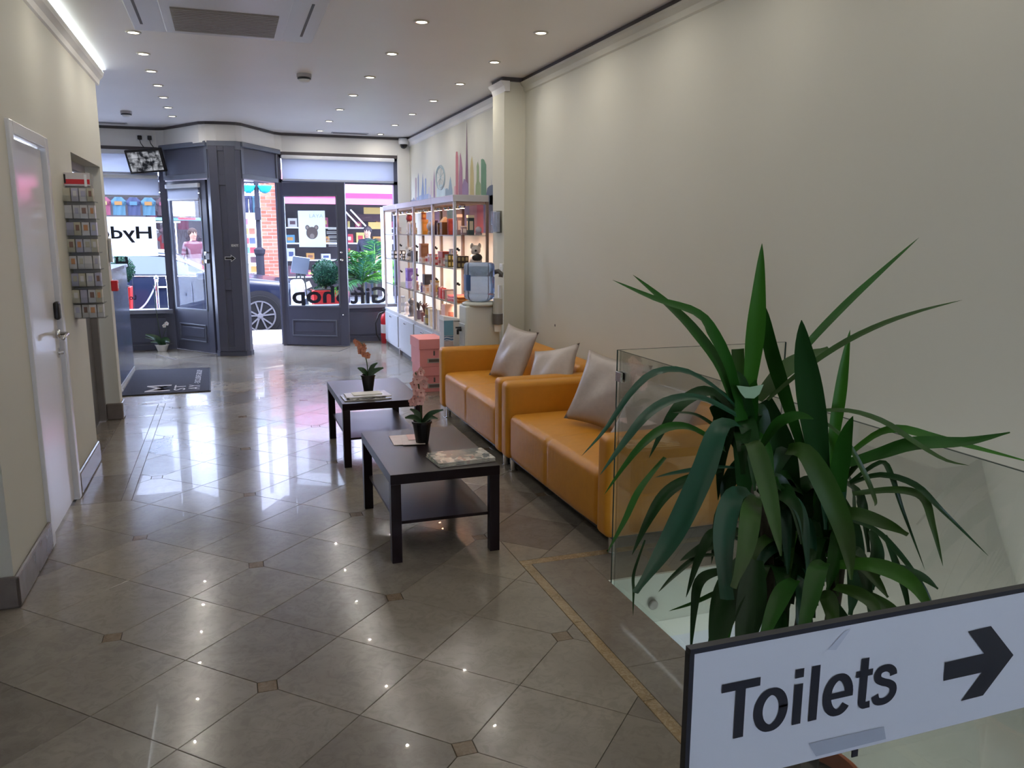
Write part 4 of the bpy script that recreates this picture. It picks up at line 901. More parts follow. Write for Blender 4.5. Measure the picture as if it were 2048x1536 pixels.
lh = thing('leaflet_holder', 'clear acrylic leaflet holder on the left wall end', 'holder', (XL, 7.72, 1.34)); MB().box(XL, XL + .03, 7.66, 7.76, 1.34, 1.53).build('pocket', CLEAR, lh); MB().box(XL + .006, XL + .02, 7.67, 7.75, 1.345, 1.545).build('leaflet', PAPER, lh)
# reception desk
DK = M('desk_navy', (.018, .026, .055), .25, noise=.1); DK2 = M('desk_panel', (.10, .13, .22), .22)
ds = thing('reception_desk', 'tall dark blue reception desk beyond the left wall', 'desk', (-1.5, 9.5, 0))
MB().box(-1.16, -1.10, 8.72, 10.32, .05, 1.20).build('front_panel', DK2, ds, bevel=.004); MB().box(-1.16, -1.095, 8.72, 10.325, 0, .05).build('plinth', M('plinth_white', (.6, .62, .66), .3), ds)
MB().box(-1.98, -1.16, 10.26, 10.32, .0, 1.20).build('end_panel', DK, ds); MB().box(-1.46, -1.085, 8.70, 10.34, 1.20, 1.235).build('counter_top', DK, ds, bevel=.004)
MB().box(-1.98, -1.16, 8.8, 10.26, .70, .735).build('worktop', DK, ds); MB().box(-1.98, -1.94, 8.8, 10.26, 0, .70).build('back_panel', DK, ds)
nt = tag(MB().box(-1.16, -1.158, 9.4, 9.5, .95, 1.05).box(-1.1, -1.0985, 9.02, 9.10, 1.02, 1.13).build('notice', PAPER), 'small white notice stuck on the reception desk front', 'notice')
# door mat
mt = thing('door_mat', 'dark navy logo mat on the floor beside the reception desk', 'mat', (-.66, 9.45, .001))
MATN = M('mat_pile', (.014, .014, .032), .9, noise=.4, scale=80, bump=.5)
MB().prism([(-1.07, 8.67), (-.24, 8.68), (-.265, 10.20), (-1.085, 10.28)], .0012, .009).build('pile', MATN, mt); 
for a, b in (((-1.07, 8.67), (-.24, 8.68)), ((-.24, 8.68), (-.265, 10.20)), ((-.265, 10.2), (-1.085, 10.28))):
    MB().tube([(*a, .006), (*b, .006)], .006, 6).build('border', BLACK, mt)
LT = M('mat_letter', (.50, .49, .52), .8)
def mtext(t, x, y, h, w): return add_text(MB(), t, (x, y, .0095), (0, 1, 0), (-1, 0, 0), h, w, .005).build('lettering', LT, mt)
mtext('M', -.63, 8.79, .25, .36); mtext('ST', -.485, 8.80, .115, .30); mtext('AY', -.345, 8.80, .115, .28); mtext('- EXCLUSIVE GROUP', -.35, 9.13, .06, .93)
# monitor hung under the bulkhead with its plugs
tv = thing('wall_monitor', 'black monitor showing a grey camera grid, hung above the left window', 'monitor', (-.93, 11.9, 2.36))
tb = Matrix.Translation((-.925, 11.86, 2.505)) @ Matrix.Rotation(R(-14), 4, 'Z') @ Matrix.Rotation(R(20), 4, 'X') @ Matrix.Rotation(R(-5), 4, 'Y')
MB().rbox(-.235, .235, -.022, .022, -.155, .155, .012, 3).xf(tb).build('case', BLACK, tv, smooth=True)
def scr(name):
    m = bpy.data.materials.new(name); m.use_nodes = True; n = m.node_tree.nodes; l = m.node_tree.links; p = n['Principled BSDF']; p.inputs['Roughness'].default_value = .15
    tc = n.new('ShaderNodeTexCoord'); a = n.new('ShaderNodeTexNoise'); a.inputs['Scale'].default_value = 14; a.inputs['Detail'].default_value = 3; l.new(tc.outputs['Object'], a.inputs[0])
    r = n.new('ShaderNodeValToRGB'); r.color_ramp.elements[0].position = .42; r.color_ramp.elements[0].color = (.01, .012, .018, 1); r.color_ramp.elements[1].position = .66; r.color_ramp.elements[1].color = (.55, .57, .62, 1); l.new(a.outputs[0], r.inputs[0])
    p.inputs['Base Color'].default_value = (.01, .01, .01, 1); l.new(r.outputs[0], p.inputs['Emission Color']); p.inputs['Emission Strength'].default_value = .8; return m
SCR = scr('camera_picture')
for i in range(3):
    for j in range(3): MB().box(-.205 + i * .138, -.205 + i * .138 + .132, -.0245, -.0225, -.125 + j * .085, -.125 + j * .085 + .08).xf(tb).build('camera_view', SCR, tv)
MB().box(-.05, .05, .02, .2, -.03, .03).xf(tb).build('bracket', BLACK, tv)
for k, x in enumerate((-.995, -.875)):
    s = thing('wall_socket', ('left', 'right')[k] + ' white socket with a black plug above the hanging monitor', 'socket', (x, 12.078, 2.77))
    MB().rbox(x - .043, x + .043, 12.068, 12.08, 2.77, 2.855, .006, 3).build('plate', WHITE, s); MB().rbox(x - .026, x + .026, 12.02, 12.068, 2.785, 2.84, .01, 3).build('plug', BLACK, s, smooth=True)
    MB().tube([(x, 12.03, 2.785), (x + .01, 12.02, 2.74), (x + .05, 11.97, 2.68), (x + .07, 11.90, 2.62)], .005, 6).build('cord', BLACK, s)

# ================================================================ DISPLAY UNITS
SHZ = (1.578, 1.25, .905)
BY = [11.62, 10.66, 9.69, 8.73, 7.82]
BAYN = ('farthest', 'second', 'third', 'nearest')
UF, UB = 2.11, 2.47
SG = glassm('shelf_glass', (.90, .96, .94), 1.2)
CABW = M('cabinet_white', (.55, .58, .63), .3, noise=.04)
WARM = emit('shelf_lamp', (1, .80, .62), 22)
for b in range(4):
    y1, y0 = BY[b], BY[b + 1]; lab = ('farthest glass display unit by the shop window', 'second glass display unit from the shop window', 'third glass display unit from the shop window', 'nearest glass display unit, behind the water cooler')[b]
    t = thing('display_unit', lab, 'display unit', ((UF + UB) / 2, (y0 + y1) / 2, 0), 'aluminium display units along the mural wall')
    s = .026
    for x in (UF, UB - s):
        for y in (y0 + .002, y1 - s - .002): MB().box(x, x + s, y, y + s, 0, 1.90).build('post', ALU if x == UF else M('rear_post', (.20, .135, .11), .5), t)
    MB().box(UF - .004, UB, y0 + .002, y1 - .002, 1.90, 1.965).build('top_rail', ALU, t, bevel=.004)
    MB().box(UF + .02, UB - .02, y0 + .03, y1 - .03, 1.88, 1.90).build('light_panel', M('light_panel', (.55, .36, .28), .5), t)
    for k in range(4):
        y = y0 + .15 + k * (y1 - y0 - .3) / 3; MB().lathe([(.030, 0), (.034, -.02), (.026, -.045)], (UF + .13, y, 1.885), 12).build('lamp_holder', CHROME, t)
        MB().lathe([(0, -.046), (.024, -.046)], (UF + .13, y, 1.885), 12).build('lamp', WARM, t)
    for z in SHZ: MB().box(UF + .012, UB - .012, y0 + .012, y1 - .012, z - .009, z - .001).build('shelf', SG, t, bevel=.0)
    for z in SHZ: MB().box(UF + .010, UF + .013, y0 + .028, y1 - .028, z - .010, z - .0005).build('shelf_edge', M('shelf_edge', (.12, .10, .10), .3), t)
    c = MB().box(UF + .005, UB - .004, y0 + .028, y1 - .028, .06, .52).build('cupboard', CABW, t)
    MB().box(UF - .006, UB, y0 + .004, y1 - .004, .52, .548).build('counter', M('counter_white', (.70, .70, .70), .2), t)
    dr_ = MB().box(UF - .012, UF + .005, y0 + .034, y1 - .034, .09, .50).build('door', CABW, t, bevel=.003)
    MB().box(UF - .028, UF - .012, (y0 + y1) / 2 - .05, (y0 + y1) / 2 + .05, .45, .468).build('handle', CHROME, dr_, bevel=.004)
    MB().box(UF + .03, UB, y0 + .03, y1 - .03, 0, .06).build('plinth', M('plinth_dark', (.09, .09, .10), .5), t)
    for z in (1.44, 1.10):
        MB().box(UF + .03, UF + .05, y0 + .01, y0 + .03, z - .01, z + .015).lathe([(.007, 0), (.013, .03)], (UF + .045, y0 + .03, z), 10, d=(.6, .6, -.3)).build('clip_lamp', BLACK, t)
    for x, y, z in ((UF + .16, (y0 + y1) / 2, 1.87), (UF + .16, y0 + .22, 1.555), (UF + .16, y1 - .22, 1.555), (UF + .16, y0 + .22, 1.225), (UF + .16, y1 - .22, 1.225), (UF + .16, (y0 + y1) / 2, .885)):
        l = bpy.data.lights.new('shelf_light', 'SPOT'); l.energy = SHELF_W * (.5 if z > 1.8 else 1.6); l.color = (1, .74, .60); l.spot_size = R(150); l.spot_blend = 1; l.shadow_soft_size = .03
        o = bpy.data.objects.new('shelf_light', l); COL.objects.link(o); o.location = (x, y, z)
        o.rotation_euler = (0, R(-25), 0)
def gm(c, rough=.45): return M('goods_%02d_%02d_%02d' % tuple(int(v * 99) for v in c), c, rough, noise=.1)
def px_x(px, Y, z): return on_y(px, 470, Y).x
def goods(kind, label, px, Y, shelf, w, d, h, col, col2=(.7, .68, .64), dz=0., cat=None):
    z = (SHZ + (.548,))[shelf] + .0005 + dz; x = min(max(px_x(px, Y, z), UF + .03 + w / 2), UB - .035 - w / 2); m, m2 = gm(col), gm(col2); c = Vector((x, Y, z))
    t = thing(kind, label, cat or kind.split('_')[-1], c); X0, X1, Y0, Y1 = x - w / 2, x + w / 2, Y - d / 2, Y + d / 2
    if kind in ('gift_box', 'gift_tin', 'carton', 'book_box'):
        MB().box(X0, X1, Y0, Y1, z, z + h * .93).build('body', m, t, bevel=.002); MB().box(X0 - .002, X1 + .002, Y0 - .002, Y1 + .002, z + h * .86, z + h).build('lid', m2, t, bevel=.002)
        MB().box(X0 - .0015, X0 + .001, Y0 + d * .2, Y1 - d * .2, z + h * .25, z + h * .7).box(X0 + w * .2, X1 - w * .2, Y0 - .0015, Y0 + .001, z + h * .25, z + h * .7).build('label_print', m2, t)
    elif kind == 'house_tin':
        MB().box(X0, X1, Y0, Y1, z, z + h * .7).build('body', m, t); MB().prism([(X0 - .004, z + h * .7), (X1 + .004, z + h * .7), (x, z + h)], Y0 - .004, Y1 + .004, 'y').build('roof', m2, t)
        MB().box(X0 - .001, X0, Y - .015, Y + .015, z + .02, z + .06).build('window_print', gm((.5, .12, .02)), t)
    elif kind == 'patterned_box':
        MB().box(X0, X1, Y0, Y1, z, z + h).build('body', m, t)
        for a in range(3):
            for b_ in range(2):
                yy = Y0 + d * (a + .5) / 3; zz = z + h * (b_ + .5) / 2; MB().box(X0 - .0015, X0, yy - d * .1, yy + d * .1, zz - h * .15, zz + h * .15).build('print', m2, t)
                xx = X0 + w * (a + .5) / 3; MB().box(xx - w * .1, xx + w * .1, Y0 - .0015, Y0, zz - h * .15, zz + h * .15).build('print', m2, t)
    elif kind == 'mug':
        MB().lathe([(w * .36, 0), (w * .4, .004), (w * .4, h), (w * .35, h), (w * .34, .01), (0, .01)], c, 16).build('cup', m, t, smooth=False)
        MB().tube([c + Vector((0, -w * .38, h * .8)), c + Vector((0, -w * .68, h * .7)), c + Vector((0, -w * .68, h * .35)), c + Vector((0, -w * .38, h * .2))], w * .06, 6).build('handle', m, t); MB().lathe([(w * .403, h * .3), (w * .403, h * .7)], c, 16).build('print', m2, t)
    elif kind == 'snow_globe':
        MB().lathe([(w * .5, 0), (w * .5, h * .18), (w * .38, h * .3)], c, 16).build('base', m2, t); MB().ball(c + Vector((0, 0, h * .62)), h * .38, 14, 9).build('globe', m, t, smooth=True)
    elif kind == 'figurine':
        MB().lathe([(w * .5, 0), (w * .5, h * .06), (w * .3, h * .1), (w * .42, h * .3), (w * .36, h * .55), (w * .16, h * .66)], c, 12).build('body', m, t, smooth=True); MB().ball(c + Vector((0, 0, h * .8)), h * .18, 10, 8).build('head', m2, t, smooth=True)
    elif kind == 'plush_toy':
        MB().ball(c + Vector((0, 0, h * .32)), (w * .5, w * .55, h * .32), 14, 10).build('body', m, t, smooth=True); MB().ball(c + Vector((0, 0, h * .76)), h * .22, 14, 10).build('head', m, t, smooth=True)
        for s_ in (-1, 1):
            MB().ball(c + Vector((s_ * w * .3, 0, h * .93)), (w * .16, w * .1, h * .13), 10, 7).build('ear', m, t, smooth=True); MB().ball(c + Vector((s_ * w * .42, -w * .45, h * .12)), (w * .2, w * .3, h * .12), 10, 7).build('paw', m, t, smooth=True)
        MB().ball(c + Vector((0, -w * .42, h * .45)), (w * .42, w * .22, h * .17), 12, 8).build('bib', m2, t, smooth=True); MB().ball(c + Vector((-w * .1, -h * .21, h * .74)), (w * .1, w * .08, h * .05), 8, 6).build('nose', m2, t, smooth=True)
    elif kind == 'folded_scarf':
        for k in range(3):
            def fn(p, q, k=k): return p + Vector((0, 0, .006 * math.sin(p.y * 22 + k)))
            MB().rbox(X0, X1, Y0, Y1, z + h * k / 3 + .001, z + h * (k + 1) / 3 - .001, h * .14, fn=fn).build('fold', (m, m2)[k % 2], t, smooth=True)
    elif kind == 'picture_frame':
        MB().box(X0, X1, Y0, Y0 + .012, z, z + h).build('frame', m, t, bevel=.003); MB().box(X0 + w * .18, X1 - w * .18, Y0 - .001, Y0, z + h * .15, z + h * .85).build('picture', m2, t); MB().obox((x, Y0 + .03, z + h * .35), (.004, 0, 0), (0, .02, -h * .3 + .02), (0, .002, .002)).build('strut', BLACK, t)
    elif kind == 'gift_bag':
        MB().prism([(X0, z), (X1, z), (X1 - w * .06, z + h), (X0 + w * .06, z + h)], Y0, Y1, 'y').build('bag', m, t); MB().box(x - w * .2, x + w * .2, Y0 - .001, Y0, z + h * .45, z + h * .75).box(X0 - .0005, X0 + .001, Y - d * .2, Y + d * .2, z + h * .1, z + h * .12).build('print', m2, t)
        MB().tube([(x - w * .2, Y, z + h), (x - w * .15, Y, z + h * 1.16), (x + w * .15, Y, z + h * 1.16), (x + w * .2, Y, z + h)], .003, 5).build('handle', m2, t)
    elif kind == 'plant_pot':
        MB().lathe([(w * .3, 0), (w * .42, h * .5), (w * .38, h * .5), (0, h * .46)], c, 14).build('pot', m2, t)
        mb = MB()
        for k in range(9): a = k * 2.4; rib(mb, [c + Vector((0, 0, h * .45)), c + Vector((math.cos(a) * w * .3, math.sin(a) * w * .3, h * .85)), c + Vector((math.cos(a) * w * .6, math.sin(a) * w * .6, h * (.8 + .2 * (k % 2))))], w * .25, n=5)
        mb.build('foliage', m, t)
    return t
T0, T1, T2, T3 = 0, 1, 2, 3
GL = [
 ('house_tin', 'amber house-shaped gift tin with a cream roof, top shelf, nearest unit', 887, 8.45, 0, .085, .10, .185, (.16, .055, .01), (.72, .50, .30)), ('gift_box', 'maroon gift box beside the amber house tin on the top shelf', 901, 8.32, 0, .055, .06, .165, (.24, .03, .03), (.30, .05, .04)),
 ('carton', 'tall mauve carton with a pale lid on the top shelf', 918, 8.12, 0, .055, .06, .205, (.25, .19, .22), (.68, .60, .58)), ('carton', 'short mauve carton in front of the tall one, top shelf', 928, 8.02, 0, .055, .05, .09, (.30, .22, .26), (.75, .68, .66)),
 ('gift_tin', 'dark teal tower tin with a cream lid on the top shelf', 941, 7.96, 0, .062, .06, .195, (.03, .055, .06), (.70, .58, .42)), ('snow_globe', 'pale snow globe at the near end of the top shelf', 957, 7.93, 0, .07, .07, .085, (.55, .52, .60), (.35, .28, .32)),
 ('gift_tin', 'small bronze tin on the top shelf left of the house tin', 872, 8.60, 0, .055, .06, .125, (.25, .10, .03), (.10, .06, .03)), ('gift_box', 'dark violet gift box on the top shelf of the third unit', 857, 8.86, 0, .06, .07, .155, (.035, .015, .07), (.05, .025, .09)),
 ('snow_globe', 'pale snow globe on the top shelf of the third unit', 847, 9.05, 0, .085, .08, .145, (.60, .50, .50), (.40, .28, .26)), ('gift_tin', 'golden orange tin on the top shelf of the third unit', 837, 9.35, 0, .07, .07, .17, (.50, .24, .03), (.62, .30, .08)), ('gift_tin', 'small dark orange tin on top of the golden one', 836, 9.35, 0, .05, .05, .085, (.30, .08, .02), (.62, .30, .08), .171),
 ('figurine', 'red round-headed figurine on the top shelf of the second unit', 805, 10.2, 0, .08, .08, .25, (.68, .62, .60), (.28, .03, .04)), ('carton', 'pale blue carton on the top shelf of the second unit', 815, 10.0, 0, .07, .08, .14, (.30, .33, .42), (.42, .40, .45)), ('mug', 'cream mug on the top shelf of the second unit', 808, 9.95, 0, .09, .09, .08, (.62, .58, .50), (.45, .42, .30)), ('carton', 'small pale box on the top shelf of the farthest unit', 787, 10.85, 0, .06, .06, .09, (.62, .64, .70), (.50, .52, .62)),
 ('patterned_box', 'black box with white patches on the middle shelf of the farthest unit', 781, 11.15, 1, .16, .20, .11, (.02, .02, .025), (.70, .70, .74)), ('plush_toy', 'white plush toy on the middle shelf of the second unit', 806, 10.3, 1, .12, .12, .17, (.72, .70, .72), (.10, .09, .10)), ('gift_box', 'black gift box on the middle shelf of the second unit', 817, 9.93, 1, .07, .08, .13, (.04, .03, .035), (.06, .05, .06)), ('patterned_box', 'small black and white box on the middle shelf of the second unit', 800, 10.52, 1, .09, .08, .08, (.03, .03, .03), (.7, .7, .7)),
 ('carton', 'brown carton on the middle shelf of the third unit', 834, 9.45, 1, .09, .10, .15, (.36, .15, .08), (.42, .20, .12), .075), ('carton', 'white box under the brown carton on the middle shelf', 834, 9.45, 1, .11, .14, .074, (.66, .60, .60), (.55, .30, .22)), ('carton', 'white striped box on the middle shelf of the third unit', 851, 9.03, 1, .09, .10, .115, (.68, .60, .60), (.45, .20, .22)), ('mug', 'white and red mug on the middle shelf of the third unit', 844, 9.22, 1, .085, .085, .085, (.70, .62, .60), (.55, .06, .06)), ('mug', 'red mug at the near end of the third unit middle shelf', 858, 8.82, 1, .085, .085, .085, (.55, .08, .08), (.7, .6, .6)),
 ('carton', 'long dark red box on the middle shelf of the nearest unit', 877, 8.50, 1, .16, .20, .065, (.36, .06, .05), (.40, .08, .06), .09), ('mug', 'pink mug, first in the row on the nearest unit middle shelf', 869, 8.62, 1, .08, .08, .085, (.68, .48, .44), (.50, .14, .12)), ('mug', 'pink mug, second in the row on the nearest unit middle shelf', 878, 8.50, 1, .08, .08, .085, (.66, .40, .36), (.60, .45, .40)), ('mug', 'red mug, third in the row on the nearest unit middle shelf', 886, 8.38, 1, .08, .08, .085, (.55, .16, .12), (.70, .55, .5)),
 ('patterned_box', 'olive and gold patterned box on the nearest unit middle shelf', 899, 8.24, 1, .11, .13, .13, (.07, .05, .01), (.42, .34, .12)), ('patterned_box', 'dark brown gold-dotted box on the nearest unit middle shelf', 922, 8.03, 1, .12, .13, .12, (.035, .018, .01), (.34, .26, .12)), ('carton', 'small grey carton on top of the olive box', 905, 8.20, 1, .06, .07, .055, (.42, .38, .38), (.25, .2, .22), .131), ('plush_toy', 'white plush dog with a black bib at the shelf end above the cooler', 957, 7.95, 1, .13, .13, .235, (.62, .55, .52), (.015, .013, .015)),
 ('gift_tin', 'big purple tin on the lower shelf of the second unit', 808, 10.25, 2, .13, .13, .16, (.18, .10, .42), (.28, .18, .55), .09), ('carton', 'lilac box under the purple tin on the lower shelf', 808, 10.25, 2, .14, .15, .088, (.42, .34, .62), (.5, .42, .66)), ('figurine', 'white figurine on the lower shelf of the second unit', 818, 9.98, 2, .07, .07, .19, (.70, .64, .68), (.62, .55, .58)), ('figurine', 'brown figurine on the lower shelf of the second unit', 820, 9.82, 2, .07, .07, .12, (.28, .14, .14), (.45, .3, .3)),
 ('gift_box', 'black square gift box on the lower shelf of the third unit', 840, 9.30, 2, .10, .10, .12, (.05, .045, .06), (.07, .06, .08), .10), ('carton', 'white carton under the black gift box', 840, 9.30, 2, .11, .12, .098, (.62, .5, .48), (.5, .28, .2)), ('picture_frame', 'orange picture frame on the lower shelf of the third unit', 845, 9.05, 2, .085, .06, .12, (.66, .60, .58), (.50, .22, .06)), ('carton', 'pale carton with a gold lid on the lower shelf of the third unit', 856, 8.92, 2, .08, .08, .17, (.55, .46, .44), (.45, .28, .10)), ('figurine', 'small blue figurine on the lower shelf of the third unit', 834, 9.48, 2, .05, .05, .13, (.12, .09, .30), (.55, .5, .6)),
 ('gift_bag', 'red patterned gift bag on the lower shelf of the nearest unit', 876, 8.55, 2, .07, .09, .11, (.60, .07, .07), (.72, .62, .6)), ('gift_box', 'red handbag-shaped box on the lower shelf of the nearest unit', 887, 8.40, 2, .08, .08, .105, (.58, .06, .05), (.66, .2, .16)), ('picture_frame', 'silver framed picture on the lower shelf of the nearest unit', 896, 8.34, 2, .11, .05, .11, (.34, .28, .27), (.70, .58, .52)), ('folded_scarf', 'folded red scarves on the lower shelf of the nearest unit', 903, 8.10, 2, .22, .26, .06, (.62, .06, .07), (.72, .22, .2)), ('folded_scarf', 'folded orange scarf at the near end of the lower shelf', 925, 7.98, 2, .15, .16, .06, (.70, .20, .04), (.74, .30, .10)), ('figurine', 'small dark figurine beside the red gift bag', 868, 8.66, 2, .05, .05, .12, (.16, .08, .08), (.20, .10, .1)),
 ('patterned_box', 'blue and white patterned box on the counter of the farthest unit', 788, 10.85, 3, .09, .10, .21, (.42, .46, .62), (.70, .72, .80)), ('figurine', 'white figurine on the counter of the second unit', 803, 10.45, 3, .08, .08, .17, (.7, .64, .7), (.6, .55, .6)), ('figurine', 'dark grey figurine on the counter of the second unit', 811, 10.2, 3, .09, .09, .24, (.10, .09, .11), (.14, .13, .15)), ('plant_pot', 'dark leafy plant in a purple pot on the counter', 823, 9.85, 3, .12, .12, .22, (.06, .05, .06), (.15, .10, .16)),
 ('plant_pot', 'dark red leafy plant on the third unit counter', 833, 9.55, 3, .13, .13, .22, (.10, .03, .03), (.2, .08, .08)), ('patterned_box', 'yellow patterned tall box on the third unit counter', 845, 9.20, 3, .09, .09, .20, (.10, .07, .02), (.52, .36, .06)), ('carton', 'white carton on the third unit counter', 853, 9.05, 3, .08, .1, .2, (.72, .66, .58), (.66, .58, .5)), ('carton', 'small white box by the yellow patterned box', 837, 9.3, 3, .06, .06, .09, (.7, .66, .64), (.6, .56, .54)),
 ('gift_bag', 'tall pink gift bag on the counter of the nearest unit', 886, 8.42, 3, .14, .16, .30, (.70, .40, .32), (.42, .14, .10)), ('gift_bag', 'white gift bag beside the tall pink one', 874, 8.64, 3, .11, .12, .22, (.74, .68, .66), (.6, .5, .48)), ('carton', 'stack of pale leaflets on the nearest unit counter', 893, 8.18, 3, .15, .18, .05, (.70, .62, .56), (.4, .3, .25)), ('figurine', 'white bottle-shaped figurine on the nearest unit counter', 903, 8.02, 3, .09, .09, .15, (.74, .70, .66), (.72, .68, .64)),
]
for g in GL: goods(*g)

# ================================================================ MURAL: flat vinyl skyline on the wall
XM = XR - .0015
mu = thing('skyline_mural', 'colourful city skyline decal on the wall above the shelves', 'mural', (XR, 9.8, 1.5))
def mq(px, py): p = on_x(px, py, XR); return (p.y, p.z)
Zs = .17578
def zz(*pts): return [mq(760 + x * Zs, 160 + y * Zs) for x, y in pts]
def sil(nm, pts, col, drop=True, k=0):
    m = M('mural_%s' % nm, col, .6, noise=.22, scale=5); p = zz(*pts)
    MB().poly([(XM - k * .0004, y, z) for y, z in p]).build('silhouette', m, mu)
def shaft(x0, x1, ytop, tipx=None, ytip=None, sh=None):   # building from its roof to behind the units
    B = 1420
    a = [(x0, ytop if sh is None else ytop + sh)]
    if ytip: a.append((tipx, ytip))
    a.append((x1, ytop)); return a + [(x1, B), (x0, B)]
sil('brown', shaft(400, 418, 1120, 408, 1108), (.36, .27, .28)); sil('slate', shaft(430, 444, 1110, 437, 1052), (.22, .24, .34)); sil('steel', [(470, 1420), (472, 1300), (480, 1200), (487, 1058), (494, 1180), (504, 1290), (508, 1420)], (.20, .27, .45)); sil('indigo', shaft(512, 527, 1130, 520, 1112), (.24, .30, .48))
sil('lilac', shaft(553, 566, 1230, 560, 1205), (.52, .50, .60)); sil('rose', shaft(578, 590, 1160, 584, 1140), (.55, .42, .48)); sil('plum', [(608, 1420), (610, 1150), (618, 1010), (626, 1150), (630, 1420)], (.25, .16, .26)); sil('bluehaze', [(415, 1420), (415, 1340), (445, 1320), (470, 1310), (530, 1300), (560, 1290), (600, 1340), (640, 1340), (640, 1420)], (.28, .34, .52), k=-1)
sil('aqua', [(645, 1420), (645, 1250), (665, 1200), (690, 1185), (720, 1200), (742, 1240), (745, 1420)], (.50, .62, .66), k=-1); sil('bridge', [(742, 1420), (745, 1240), (765, 1230), (780, 1250), (792, 1150), (802, 1095), (812, 1150), (826, 1260), (832, 1420)], (.22, .30, .36))
mb = MB()
for r in (1.0, .86):
    pts = [mq(760 + (690 + 52 * r * math.cos(t * PI / 20)) * Zs, 160 + (1110 + 137 * r * math.sin(t * PI / 20)) * Zs) for t in range(40)]
    mb.tube([(XM, y, z) for y, z in pts + pts[:1]], .008, 5)
for t in range(10): a = t * PI / 5; q = mq(760 + (690 + 50 * math.cos(a)) * Zs, 160 + (1110 + 133 * math.sin(a)) * Zs); c0 = mq(760 + 690 * Zs, 160 + 1110 * Zs); mb.tube([(XM, *c0), (XM, *q)], .003, 4)
mb.build('wheel_silhouette', M('mural_wheel', (.36, .44, .47), .6), mu)
sil('coral', [(842, 1420), (845, 1210), (862, 1205), (862, 1420)], (.58, .34, .34)); sil('red', [(862, 1420), (862, 870), (866, 815), (884, 815), (892, 880), (894, 1420)], (.42, .13, .15)); sil('maroon', [(895, 1420), (900, 1100), (908, 860), (916, 822), (928, 900), (938, 1000), (942, 1420)], (.30, .13, .20))
sil('needle', [(968, 1420), (972, 1150), (980, 850), (988, 462), (997, 850), (1004, 1100), (1010, 1420)], (.19, .09, .15)); sil('violet', [(935, 1420), (938, 1200), (955, 1125), (968, 1130), (985, 1160), (1005, 1180), (1010, 1420)], (.26, .17, .30), k=1)
sil('ochre', [(1022, 1420), (1028, 1000), (1036, 920), (1048, 862), (1060, 950), (1068, 1060), (1072, 1420)], (.48, .40, .18)); sil('fern', [(1088, 1420), (1090, 1200), (1100, 1150), (1100, 980), (1113, 925), (1128, 985), (1130, 1150), (1146, 1180), (1146, 1420)], (.24, .32, .16)); sil('green', [(1150, 1420), (1150, 905), (1165, 897), (1185, 905), (1210, 965), (1212, 1420)], (.10, .22, .13))
sil('dome', [(1205, 1420), (1212, 1290), (1222, 1230), (1250, 1202), (1280, 1192), (1310, 1205), (1338, 1235), (1345, 1420)], (.09, .12, .18)); sil('mast', [(1266, 1200), (1268, 1105), (1271, 1200)], (.3, .32, .4)); sil('mast', [(1288, 1200), (1290, 1105), (1293, 1200)], (.3, .32, .4)); sil('mast', [(1323, 1220), (1326, 1105), (1329, 1220)], (.3, .32, .4)); sil('ferry', [(325, 1420), (328, 1352), (345, 1370), (372, 1362), (385, 1335), (400, 1365), (415, 1370), (415, 1420)], (.20, .20, .28))
# the lower blocks of the skyline, seen between the shelves
for y0, y1, c in ((7.78, 8.0, (.035, .05, .10)), (8.05, 8.42, (.10, .10, .22)), (8.42, 8.66, (.34, .07, .10)), (8.66, 8.95, (.30, .14, .18)), (8.95, 9.25, (.16, .13, .24)), (9.25, 9.6, (.30, .17, .12)), (9.6, 9.95, (.22, .30, .26)), (9.95, 10.3, (.38, .20, .14)), (10.3, 10.75, (.28, .17, .28)), (10.75, 11.2, (.4, .42, .5))):
    MB().poly([(XM + .0004, y0, 1.60), (XM + .0004, y1, 1.60), (XM + .0004, y1, 1.98), (XM + .0004, y0, 1.98)]).build('silhouette', M('mural_b%d' % int(y0 * 100), c, .6, noise=.25, scale=5), mu)
MB().poly([(XM, 7.97, 1.60), (XM, 8.2, 1.60), (XM, 8.2, 1.98), (XM, 7.97, 1.98)]).build('silhouette', MATS['mural_dome'], mu)

# ================================================================ WATER COOLER, BOXES, PIER FITTINGS
COOL = M('cooler_white', (.58, .60, .55), .35, noise=.03)
wc = thing('water_cooler', 'white water cooler with a blue bottle beside the wall pier', 'water cooler', (2.12, 6.98, 0))
cx, cy = 2.12, 7.0
MB().rbox(1.965, 2.285, 6.90, 7.13, 0, .965, .02).build('cabinet', COOL, wc, smooth=True)
MB().lathe([(.15, 0), (.155, .02), (.125, .035)], (cx, 7.0, .962), 26).build('collar', COOL, wc, smooth=True)
MB().rbox(1.958, 1.97, 6.93, 7.10, .60, .80, .004, 3).build('tap_recess', M('recess_grey', (.40, .42, .42), .4), wc)
mb = MB(); mb.cyl((1.968, 7.03, .74), (1.92, 7.03, .74), .013); mb.cyl((1.925, 7.03, .745), (1.925, 7.03, .70), .011); mb.box(1.905, 1.955, 7.02, 7.04, .755, .768); mb.build('tap', BLACK, wc)
MB().box(1.95, 1.966, 6.93, 7.10, .555, .58).build('drip_tray', MATS['recess_grey'], wc)
WB = M('bottle_blue', (.27, .39, .63), .1, noise=.04, trans=.75, ior=1.12)
bt = [(.05, 0), (.07, .01), (.118, .03), (.136, .05), (.138, .075), (.133, .082), (.133, .088), (.138, .095), (.138, .225), (.134, .231), (.134, .237), (.138, .243), (.138, .325), (.132, .345), (.115, .356), (0, .358)]
MB().lathe(bt, (cx, 7.0, .985), 32).build('bottle', WB, wc, smooth=True)
